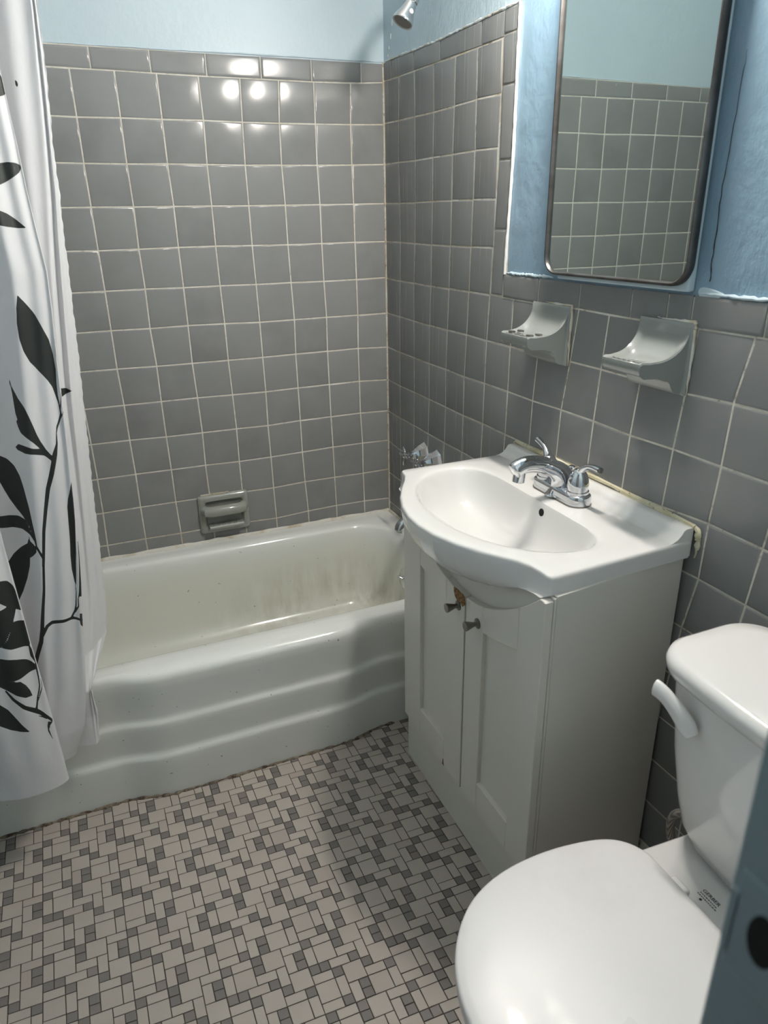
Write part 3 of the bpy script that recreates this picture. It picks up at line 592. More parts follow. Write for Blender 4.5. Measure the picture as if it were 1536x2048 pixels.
# ================================================================ SHELF DISHES ON RIGHT WALL
def wall_dish(name, label, yc, zt, hw, H_, depth, shelf, holes, shy=0.0):
    t_ = thing(name, label, 'soap dish' if not holes else 'toothbrush holder')
    mb = MB()
    # each ring is a section in the y-z plane at increasing distance from the wall; body swoops out to the shelf lip
    N = 40; rings = []
    zb = zt - H_; zs_ = zt - shelf
    def sec(x_, top, bot, half, r):
        return [(-x_, p[0], p[1]) for p in [(q[0], q[1]) for q in rrect(yc - half, yc + half, bot, top, r, 0, 6)]]
    rings.append(sec(0.0, zt, zb, hw, .004)); rings.append(sec(.009, zt, zb, hw, .004)); rings.append(sec(.013, zt - .004, zb + .004, hw - .004, .004))
    mb.loft(rings, False, True)
    mb.build('back_plate', M_DISH, t_, sharp=45)
    # scoop: side cheeks + back slope + shelf as one swept surface
    mb = MB()
    prof = []; n = 18
    # profile in (x,z): from plate top curving down and out to lip, around lip, back under to the plate
    up = []
    for i in range(n + 1):
        a = i / n * math.pi / 2
        up.append((.012 + (depth * .60) * (1 - math.cos(a)), zs_ + (shelf - .006) * (1 - math.sin(a))))
    up += [(depth * .8, zs_ - .001), (depth - .006, zs_ + .000), (depth - .001, zs_ - .003), (depth, zs_ - .010), (depth - .002, zs_ - .019), (depth - .010, zs_ - .025)]
    low = [(depth * .62, zs_ - .029), (depth * .45, zs_ - .033), (depth * .36, zs_ - .039), (depth * .32, zs_ - .048), (depth * .30, zb + .012), (.026, zb + .006), (.008, zb + .002)]
    full = up + low
    # cheeks rise above the dish centre
    ys = [-1, -.97, -.90, -.80, -.7, -.5, -.25, 0, .25, .5, .7, .80, .90, .97, 1]
    grid = []
    for q in ys:
        e = abs(q); rise = 0
        row_ = []
        for i, (px, pz) in enumerate(full):
            s_ = min(1, px / depth)
            half = hw - .002 - (.014 + .0) * s_ ** 1.2
            if i >= len(up): half -= .004 * min(1, (i - len(up) + 1) / 3)
            d = 0
            if i < n + 4:      # top side: centre dips below the cheeks
                dip = (1 - min(1, max(0, (e - .70) / .27)) ** 2 * (3 - 2 * min(1, max(0, (e - .70) / .27))))
                d = -.012 * dip * math.sin(min(1, max(0, i / (n + 3))) * math.pi) ** .8
            rnd = -.003 if e > .99 and i < len(up) else 0
            row_.append((-px, yc + q * half, pz + d + rnd))
        grid.append(row_)
    mb.loft(grid, closed=False)
    for s_ in (0, -1):
        r_ = grid[s_]; c_ = Vector((0, 0, 0))
        for p in r_: c_ += Vector(p)
        c_ /= len(r_); c_.x = min(c_.x, -.012)
        k = len(r_); mb.add([tuple(p) for p in r_] + [(-.006, r_[0][1], zb + .01)], [tuple(range(k + 1))])
    body = mb.build('shelf', M_DISH, t_, sharp=50)
    zd = zs_ - .011
    if holes:
        for sx in (.060, .082):
            for sy in (-.034, .034):
                e = [(-(sx + .0062 * math.cos(2 * math.pi * j / 16)), yc + sy + .010 * math.sin(2 * math.pi * j / 16)) for j in range(16)]
                MB().loft([[(a, b, zd + .0115) for a, b in e], [(a, b, zd + .0085) for a, b in e]], True, True).build('brush_hole', M_NICKEL, t_)
        for i in range(4):
            y_ = yc - .015 + i * .01
            MB().tube([(-.045, y_, zd + .001), (-.070, y_, zd + .0035), (-.088, y_, zd + .009)], .0018, 8).build('drip_rib', M_DISH, t_)
    else:
        for i in range(6):
            y_ = yc - .032 + i * .0128
            MB().tube([(-.040, y_, zd + .004), (-.055, y_, zd + .002), (-.075, y_, zd + .0035), (-.090, y_, zd + .009)], [.001, .0022, .0022, .001], 8).build('drip_rib', M_DISH, t_)
    ridge([(-.004, yc + hw * .4, zt + .001), (-.006, yc - hw, zt + .001), (-.006, yc - hw - .001, zt - .01), (-.006, yc - hw - .001, zb)], .0030, M_CAULK_W, 'caulk', t_, 30)
    return t_
wall_dish('toothbrush_holder', 'pale grey ceramic toothbrush holder with four oval holes, tile wall left of the other dish', -.9075, 1.151, .068, .122, .100, .056, True)
wall_dish('wall_soap_dish', 'pale grey ceramic soap dish with ribbed tray, on the tiles right of the toothbrush holder', -1.2425, 1.155, .064, .122, .100, .060, False)

# ================================================================ MEDICINE CABINET
mc = thing('medicine_cabinet', 'recessed medicine cabinet with rounded metal-framed mirror on the blue wall above the tiles', 'mirror cabinet')
MZ0, MZ1 = 1.212, 1.815; MY0, MY1 = -1.296, -.898
MB().box(-.016, 0, -1.288, -.930, 1.204, 1.82).build('wall_surround', M_BLUE_BACK, mc, bevel=.003)
def mrr(ins, x_, r):
    return [(x_, p[0], p[1]) for p in [(q[0], q[1]) for q in rrect(MY0 + ins, MY1 - ins, MZ0 + ins, MZ1 - ins, r, 0, 12)]]
mb = MB(); mb.loft([mrr(.003, -.012, .036), mrr(0, -.016, .038), mrr(0, -.027, .038), mrr(.002, -.030, .036), mrr(.0045, -.030, .034), mrr(.0068, -.0265, .032), mrr(.0068, -.022, .032)])
mb.build('frame', M_FRAME, mc, sharp=50)
MB().loft([mrr(.0062, -.018, .032), mrr(.0062, -.0235, .032)], True, True).build('mirror', M_MIRROR, mc, sharp=30)

# ================================================================ VANITY CABINET
vc = thing('vanity_cabinet', 'off-white two-door vanity cabinet under the sink, beside the toilet', 'cabinet')
FX = -.3150
OUT = [(-.012, -.797), (-.155, -.797), (-.300, -.797), (-.312, -.7985), (-.3175, -.806), (-.3195, -.818), (-.323, -.835), (-.336, -.861), (-.362, -.903), (-.386, -.949), (-.405, -1.0), (-.4155, -1.05), (-.4175, -1.102), (-.411, -1.15),
       (-.394, -1.204), (-.370, -1.253), (-.348, -1.287), (-.332, -1.312), (-.324, -1.336), (-.3205, -1.361), (-.320, -1.378), (-.316, -1.386), (-.306, -1.3875), (-.155, -1.379), (-.012, -1.372)]
def zlow(y_):           # lower edge of the sink's belly on the cabinet face
    k = [p for p in OUT if p[0] < -.3 and -1.387 < p[1] < -.798]
    x_ = np.interp(-y_, [-p[1] for p in k], [p[0] for p in k]); w_ = min(1, max(0, (-.318 - x_) / .095)) ** .7
    return min(.757, .783 - (.028 + .066 * w_) + .008)
mb = MB()
ys = [-.834 - (.563) * i / 40 for i in range(41)]
poly = [(y_, zlow(y_) - .003) for y_ in ys] + [(-1.397, 0.0), (-.834, 0.0)]
mb.loft([[(FX + .004, a, b) for a, b in poly], [(FX, a, b) for a, b in poly]], True, True)
mb.build('front_panel', M_CAB, vc, sharp=30)
mb = MB(); mb.add([(FX + .0054, -1.3965, 0), (-.012, -1.363, 0), (-.012, -1.363, .757), (FX + .0054, -1.3965, .757), (FX + .0054, -1.3825, 0), (-.012, -1.349, 0), (-.012, -1.349, .757), (FX + .0054, -1.3825, .757)],
                  [(0, 1, 2, 3), (4, 7, 6, 5), (0, 3, 7, 4), (1, 5, 6, 2), (3, 2, 6, 7), (0, 4, 5, 1)])
mb.build('side_panel', M_CAB, vc, bevel=.0008)
mb = MB(); mb.add([(FX + .0048, -.833, 0), (-.012, -.815, 0), (-.012, -.815, .757), (FX + .0048, -.833, .757), (FX + .0048, -.847, 0), (-.012, -.829, 0), (-.012, -.829, .757), (FX + .0048, -.847, .757)],
                  [(0, 1, 2, 3), (4, 7, 6, 5), (0, 3, 7, 4), (1, 5, 6, 2), (3, 2, 6, 7), (0, 4, 5, 1)])
mb.build('side_panel', M_CAB, vc, bevel=.0008)
dtop = lambda y_: min(.631 + 1.72 * (y_ + 1.117) ** 2, .751)
rlow = lambda y_: .581 + .93 * (y_ + 1.117) ** 2
ZB, ZR = .148, .221; DX0, DX1 = FX - .0008, FX - .0162
def curve(f, a, b, n=14): return [(a + (b - a) * i / n, f(a + (b - a) * i / n)) for i in range(n + 1)]
for side_, (ya, yb, yc, yd) in (('left', (-.848, -.935, -1.060, -1.1365)), ('right', (-1.1430, -1.208, -1.325, -1.3950))):
    d = MB()
    for a, b in ((ya, yb), (yc, yd)):
        top = curve(dtop, a, b)
        if side_ == 'right' and b == yd: top = [p for p in top if p[0] > -1.384] + [(-1.388, .7505), (yd, .7485)]
        poly = [(a, ZB)] + top + [(b, ZB)]
        d.prism_x(poly, DX0, DX1, .0012)
    d.prism_x([(yb - .0004, ZB), (yb - .0004, ZR), (yc + .0004, ZR), (yc + .0004, ZB)], DX0, DX1, .0012)
    d.prism_x([(yb - .0004, rlow(yb))] + curve(dtop, yb - .0004, yc + .0004) + curve(rlow, yc + .0004, yb - .0004)[:-1], DX0, DX1, .0012)
    d.prism_x([(yb + .004, ZR - .02), (yb + .004, .63), (yc - .004, .63), (yc - .004, ZR - .02)], DX0, DX0 - .0055)
    dob = d.build('door', M_CAB, vc, sharp=25)
    ky = -1.113 if side_ == 'left' else -1.190
    MB().lathe([(0, 0), (.0105, 0), (.0105, .002), (.0055, .004), (.0045, .009), (.006, .013), (.0085, .022), (.0098, .027), (.0095, .0285), (.007, .029), (0, .0282)], (DX1, ky, .600), (-1, 0, 0), 28).build('knob', M_NICKEL, dob)
    if side_ == 'left':
        pl = [(-1.092, .632), (-1.103, .6325), (-1.115, .632), (-1.127, .6315), (-1.136, .631), (-1.137, .612), (-1.130, .605), (-1.122, .609), (-1.115, .604), (-1.107, .608), (-1.098, .613), (-1.093, .622)]
        MB().prism_x(pl, DX1 + .002, DX1 - .0005).build('exposed_particle_board', M_BOARD, dob)['label'] = 'brown chipped corner'
        MB().prism_x([(-1.055, .149), (-1.064, .149), (-1.062, .160), (-1.058, .166)], DX1 + .002, DX1 - .0005).build('exposed_particle_board', M_BOARD, dob)['label'] = 'small brown chip at the foot'

# ================================================================ SINK
sk = thing('bathroom_sink', 'white porcelain vanity sink with bowed front and oval basin', 'sink')
BOWL = [(-.350, -.95), (-.314, -.888), (-.271, -.848), (-.215, -.832), (-.170, -.842), (-.146, -.875), (-.138, -.93), (-.138, -1.0), (-.139, -1.09), (-.139, -1.17), (-.139, -1.24), (-.146, -1.288), (-.172, -1.314), (-.214, -1.322), (-.254, -1.308),
        (-.289, -1.283), (-.318, -1.25), (-.347, -1.194), (-.365, -1.108), (-.365, -1.02)]
BOWL = smooth_closed(BOWL, 2)
C0 = (-.225, -1.09); N = 220
angs = sorted([2 * math.pi * k / N for k in range(N)] + [math.atan2(p[1] - C0[1], p[0] - C0[0]) % (2 * math.pi) for p in OUT])
ZT_ = .790
def ring_from(poly, k, z_, c=C0, off_=0.0):
    out = []
    for a in angs:
        r = ray_poly(C0, a, poly); out.append((c[0] + math.cos(a) * (r * k - off_), c[1] + math.sin(a) * (r * k - off_), z_))
    return out
rings = [[(C0[0] + math.cos(a) * .003, C0[1] + math.sin(a) * .003, .6745) for a in angs]]
for k, z_ in ((.10, .6755), (.25, .678), (.42, .6825), (.56, .689), (.68, .698), (.78, .710), (.86, .727), (.915, .747), (.95, .765), (.975, .777), (.99, .7835), (1.003, .7868)):
    rings.append(ring_from(BOWL, k, z_))
outl = ring_from(OUT, 1, ZT_); bow_r = ring_from(BOWL, 1.003, ZT_)
def lerp_ring(a, b, f, z_): return [(p[0] + (q[0] - p[0]) * f, p[1] + (q[1] - p[1]) * f, z_) for p, q in zip(a, b)]
rings.append(lerp_ring(bow_r, outl, .10, .7885)); rings.append(lerp_ring(bow_r, outl, .28, .7895)); rings.append(lerp_ring(bow_r, outl, .6, .7897))
for o_, z_ in ((.0055, .7895), (.003, .7885), (.001, .7865), (0, .783)):
    rings.append(ring_from(OUT, 1, z_, off_=o_))
for q in (.12, .25, .4, .55, .7, .82, .92, 1.0):
    r = []
    for (x_, y_, _) in outl:
        w_ = min(1, max(0, (-.318 - x_) / .095)); w_ = w_ ** .7
        dz = .028 + .066 * w_; a = q * math.pi / 2
        nx_ = x_ + ((-.330 - x_) * (1 - math.cos(a)) if w_ > 0 else 0) * .95
        r.append((nx_, y_, .783 - dz * math.sin(a) + (0 if w_ == 0 else 0)))
    rings.append(r)
mb = MB(); mb.loft(rings, True, False)
YL, YR = -.797, -1.372
pf = [(-.008, .757), (-.008, .811), (-.011, .8135), (-.024, .8135), (-.029, .811), (-.034, .803), (-.041, .7945), (-.052, .7898), (-.060, .789), (-.060, .757)]
mb.loft([[(a, YL - .001, b if b < .80 else b - .0015) for a, b in pf]] + [[(a, YL + (YR - YL) * f_, b) for a, b in pf] for f_ in (.01, .3, .6, .99)] + [[(a, YR + .001, b if b < .80 else b - .0015) for a, b in pf]], True, True)
basin = mb.build('basin', M_PORC, sk, sharp=55)
bvh = BVHTree.FromPolygons([Vector(v_) for v_ in mb.v], mb.f)
hit = bvh.ray_cast(Vector((-.26, -1.109, .768)), Vector((1, 0, 0)))
if hit[0]:
    nrm = hit[1] if hit[1].x < 0 else -hit[1]
    MB().lathe([(0, .0006), (.0080, .0006), (.0080, -.004), (0, -.004)], hit[0], nrm, 24).build('overflow_hole', M_BLACK, sk)
MB().lathe([(0, 0), (.024, 0), (.024, .002), (.018, .003), (.016, .0015), (0, .0045)], (C0[0], C0[1], .6745), (0, 0, 1), 28).build('drain', M_CHROME, sk)
mb = MB(); P = []
pts = [(-.004, -.790, .800), (-.004, -.795, .814), (-.004, -1.1, .8155), (-.004, -1.366, .814), (-.004, -1.379, .806), (-.004, -1.381, .790), (-.004, -1.380, .757)]
ridge(pts, .0062, M_CAULK, 'caulk', sk, 30)

# ================================================================ FAUCET
fc = thing('sink_faucet', 'chrome two-handle centerset faucet on the white sink deck', 'faucet')
FXC, FYC, FZ = -.083, -1.090, .7896
def stad(hl, r, z_, n=12, dx=0):
    out = []
    for k in range(n + 1): a = math.pi * k / n; out.append((FXC + dx + r * math.cos(a), FYC + (hl - r) + r * math.sin(a), z_))
    for k in range(n + 1): a = math.pi + math.pi * k / n; out.append((FXC + dx + r * math.cos(a), FYC - (hl - r) + r * math.sin(a), z_))
    return out
MB().loft([stad(.081, .0275, FZ), stad(.081, .0275, FZ + .0025)], True, True).build('gasket', M_NICKEL, fc)
MB().loft([stad(.080, .0265, FZ + .002), stad(.080, .0265, FZ + .018), stad(.0785, .025, FZ + .0215), stad(.074, .0205, FZ + .023)], True, True).build('base', M_CHROME, fc, sharp=60)
for sgn in (1, -1):
    hy = FYC + sgn * .051
    h_ = MB().lathe([(.0225, .015), (.0225, .0275), (.0200, .028), (.0200, .033), (.0215, .0335), (.0215, .037), (.0205, .048), (.0175, .059), (.0135, .067), (.009, .072), (0, .074)], (FXC, hy, FZ), (0, 0, 1), 36).build('handle', M_CHROME, fc, sharp=50)
    if sgn == 1: pts = [(FXC, hy, FZ + .055), (FXC + .001, hy + .004, FZ + .070), (FXC + .003, hy + .018, FZ + .083), (FXC + .004, hy + .034, FZ + .089), (FXC + .004, hy + .048, FZ + .093)]
    else: pts = [(FXC, hy, FZ + .055), (FXC + .001, hy - .004, FZ + .070), (FXC + .003, hy - .018, FZ + .082), (FXC + .004, hy - .036, FZ + .086), (FXC + .004, hy - .056, FZ + .085)]
    pts = smooth_open(pts, 2); n_ = len(pts)
    MB().tube(pts, [(.013 - .0065 * min(1, i / (n_ * .5)) + .001 * (i / n_), .010 - .0045 * min(1, i / (n_ * .5)) + .001 * (i / n_)) for i in range(n_)], 18).build('lever', M_CHROME, h_, sharp=50)
pts = smooth_open([(-.078, FYC, FZ + .008), (-.080, FYC, FZ + .030), (-.092, FYC, FZ + .052), (-.120, FYC, FZ + .068), (-.155, FYC, FZ + .079), (-.185, FYC, FZ + .078), (-.204, FYC, FZ + .068)], 2); n_ = len(pts)
rad = []
for i in range(n_):
    f_ = i / (n_ - 1); rad.append((np.interp(f_, [0, .2, .45, .8, .95, 1], [.042, .028, .0180, .0180, .0175, .012]), np.interp(f_, [0, .2, .45, .8, .95, 1], [.028, .022, .0125, .0145, .0145, .010])))
MB().tube(pts, rad, 28).build('spout', M_CHROME, fc, sharp=60)
MB().lathe([(0, -.004), (.0125, -.004), (.0125, .020), (.0115, .021), (.0105, .019), (0, .018)], (-.188, FYC, FZ + .066), (-.12, 0, -1), 24).build('aerator', M_CHROME, fc)
MB().lathe([(.0028, 0), (.0028, .030), (.0035, .032), (.0065, .037), (.0072, .041), (.006, .043), (0, .0435)], (-.047, FYC + .018, FZ + .010), (0, 0, 1), 20).build('lift_rod', M_CHROME, fc)

# ================================================================ TOILET
tl = thing('toilet', 'white two-piece toilet with closed lid next to the vanity', 'toilet')
YC = -1.752
half = [(-.650, 0), (-.6485, .03), (-.643, .06), (-.631, .093), (-.610, .126), (-.580, .157), (-.545, .178), (-.500, .192), (-.450, .1975), (-.400, .1965), (-.350, .189), (-.318, .180), (-.296, .167), (-.281, .148), (-.274, .128)]
half = [half[0]] + [tuple(p)[:2] for p in smooth_open([(a, b, 0) for a, b in half], 2)][1:]
def outline(h, z_): return [(x_, YC + y_, z_) for x_, y_ in h] + [(x_, YC - y_, z_) for x_, y_ in h[::-1] if y_ > 0]
def scale_ring(h, k, z_, cx_=-.44, dome=0): return [(cx_ + (x_ - cx_) * k, YC + (y_ - YC) * k, z_) for x_, y_, _ in outline(h, 0)]
LZ = .418
mb = MB()
hs = half
rings = [scale_ring(hs, .90, LZ - .016), scale_ring(hs, .992, LZ - .016), scale_ring(hs, 1.0, LZ - .012), scale_ring(hs, 1.0, LZ - .006), scale_ring(hs, .994, LZ - .0015), scale_ring(hs, .98, LZ), scale_ring(hs, .93, LZ + .0015),
         scale_ring(hs, .75, LZ + .003), scale_ring(hs, .4, LZ + .004), scale_ring(hs, .02, LZ + .0042)]
mb.loft(rings, True, True); mb.build('lid', M_SEAT, tl, sharp=50)
mb = MB(); rings = [scale_ring(hs, .60, LZ - .034), scale_ring(hs, .985, LZ - .034), scale_ring(hs, .993, LZ - .028), scale_ring(hs, .99, LZ - .019), scale_ring(hs, .60, LZ - .0175)]
mb.loft(rings, True, True); mb.build('seat', M_SEAT, tl, sharp=50)
for s_ in (1, -1):
    MB().box(-.290, -.256, YC + s_ * .075 - .016, YC + s_ * .075 + .016, .386, LZ - .012).build('hinge', M_SEAT, tl, bevel=.004, seg=3)
# bowl and deck
bh = [(-.640, 0), (-.634, .055), (-.612, .108), (-.573, .147), (-.520, .173), (-.460, .181), (-.400, .178), (-.340, .170), (-.290, .163), (-.240, .160), (-.190, .157), (-.12, .152), (-.07, .148), (-.05, .135), (-.045, .06)]
def bring(kx, ky, z_, sx=0.0):
    return [(-.34 + sx + (x_ + .34) * kx, YC + (y_ - YC) * ky, z_) for x_, y_, _ in outline(bh, 0)]
mb = MB()
rings = [bring(.6, .5, .386), bring(.97, .965, .386), bring(.99, .988, .3845), bring(1, 1, .379), bring(1, 1, .365), bring(.985, .975, .345), bring(.95, .92, .31), bring(.87, .80, .24, .01), bring(.78, .66, .16, .03), bring(.74, .60, .09, .03), bring(.76, .64, .03, .03), bring(.78, .67, 0, .03)]
mb.loft(rings, True, True); bowl_o = mb.build('bowl', M_TOILET, tl, sharp=50)
# tank (superellipse-ish sections)
def tank(hx0, hx1, hy, r, z_, bulge=.0):
    pts = rrect(hx0, hx1, YC - hy, YC + hy, r, z_, 10)
    return [(x_ - bulge * max(0, 1 - ((y_ - YC) / hy) ** 2) if x_ < (hx0 + hx1) / 2 else x_, y_, z_) for x_, y_, z_ in densify(pts)]
def densify(r):
    out = []
    for i in range(len(r)):
        a, b = Vector(r[i]), Vector(r[(i + 1) % len(r)]); m = 12 if i % 11 == 10 else 1
        out += [tuple(a.lerp(b, j / m)) for j in range(m)]
    return out
mb = MB()
mb.loft([tank(-.150, -.080, .09, .03, .388), tank(-.170, -.070, .130, .035, .390, .012), tank(-.184, -.062, .158, .045, .400, .014), tank(-.193, -.056, .174, .045, .430, .014), tank(-.200, -.052, .184, .045, .48, .014), tank(-.210, -.048, .194, .045, .56, .014), tank(-.218, -.046, .200, .045, .64, .014), tank(-.222, -.045, .203, .045, .695, .014)], True, True)
mb.build('tank', M_TOILET, tl, sharp=50)
mb = MB()
mb.loft([tank(-.218, -.048, .198, .048, .692, .014), tank(-.226, -.043, .206, .052, .694, .014), tank(-.232, -.040, .213, .055, .699, .014), tank(-.236, -.036, .219, .058, .708, .014), tank(-.237, -.035, .221, .06, .718, .014), tank(-.234, -.037, .218, .058, .7265, .014), tank(-.226, -.042, .210, .053, .7315, .013), tank(-.20, -.06, .185, .045, .7335, .010), tank(-.15, -.10, .10, .02, .7345, .0)], True, True)
mb.build('tank_lid', M_TOILET, tl, sharp=60)
pts = smooth_open([(-.238, -1.632, .634), (-.241, -1.626, .642), (-.244, -1.616, .655), (-.247, -1.603, .666), (-.250, -1.586, .676), (-.253, -1.572, .680), (-.254, -1.566, .680)], 2); n_ = len(pts)
MB().tube(pts, [(np.interp(i / (n_ - 1), [0, .08, .25, .6, .9, 1], [.004, .008, .010, .0080, .0075, .003]), np.interp(i / (n_ - 1), [0, .08, .25, .6, .9, 1], [.006, .012, .0150, .0125, .0135, .008])) for i in range(n_)], 20).build('flush_lever', M_TOILET, tl)
# maker's mark printed on the china deck
def text_mesh(s_, size, name, m, parent, origin, xdir, ydir):
    cu = bpy.data.curves.new(name, 'FONT'); cu.body = s_; cu.size = size; cu.resolution_u = 2; cu.offset = size * .012
    to = bpy.data.objects.new('tmp', cu); COL.objects.link(to)
    dg = bpy.context.evaluated_depsgraph_get(); me = bpy.data.meshes.new_from_object(to.evaluated_get(dg))
    bpy.data.objects.remove(to); me.name = name
    X, Y = Vector(xdir).normalized(), Vector(ydir).normalized(); Z = X.cross(Y); o_ = Vector(origin)
    for v_ in me.vertices: v_.co = o_ + X * v_.co.x + Y * v_.co.y
    me.materials.clear(); me.materials.append(m)
    ob = bpy.data.objects.new(name, me); COL.objects.link(ob); ob.parent = parent; return ob
text_mesh('GERBER', .0088, 'maker_mark', M_INK, tl, (-.2265, -1.688, .3864), (0, -1, 0), (1, 0, 0))
mb = MB()
for r_, (a, b) in enumerate(((.001, .032), (.0, .033), (.006, .0))):
    xx = -.2305 - r_ * .0045; y_ = -1.688 - a
    while r_ < 2 and y_ > -1.688 - b:
        L_ = random.uniform(.0014, .0035); mb.box(xx - .0008, xx + .0008, y_ - L_, y_, .3862, .3864); y_ -= L_ + .0011
mb.add([(-.2405 + .0022 * math.cos(2 * math.pi * k / 12), -1.699 + .0022 * math.sin(2 * math.pi * k / 12), .3864) for k in range(12)], [tuple(range(12))])
mb.build('maker_fine_print', M_INK, tl, smooth=False)
hs_ = thing('supply_hose', 'braided water supply hose curving behind the toilet tank', 'hose')
pts = smooth_open([(-.11, -1.60, .40), (-.105, -1.585, .355), (-.10, -1.545, .345), (-.095, -1.512, .325), (-.09, -1.497, .285), (-.08, -1.498, .235), (-.06, -1.52, .18), (-.03, -1.55, .15)], 3)
mb = MB(); mb.tube(pts, .0078, 14)
for k in range(0, len(pts) - 1):
    pass
mb.build('braided_line', M_HOSE, hs_)
t = NT(M_HOSE); w1 = t.new('ShaderNodeTexWave'); w1.inputs['Scale'].default_value = 90; t.link(t.coords((1, 1, 1.4)), w1.inputs['Vector'])
t.bump(w1.outputs['Fac'], 0.8, .002); t.color(t.mix(w1.outputs['Fac'], (0.30, 0.27, 0.24), (0.62, 0.58, 0.54)))
MB().lathe([(0, 0), (.018, 0), (.018, .004), (.008, .006), (.008, .035), (0, .035)], (0, -1.55, .15), (-1, 0, 0)).build('stop_valve', M_CHROME, hs_)

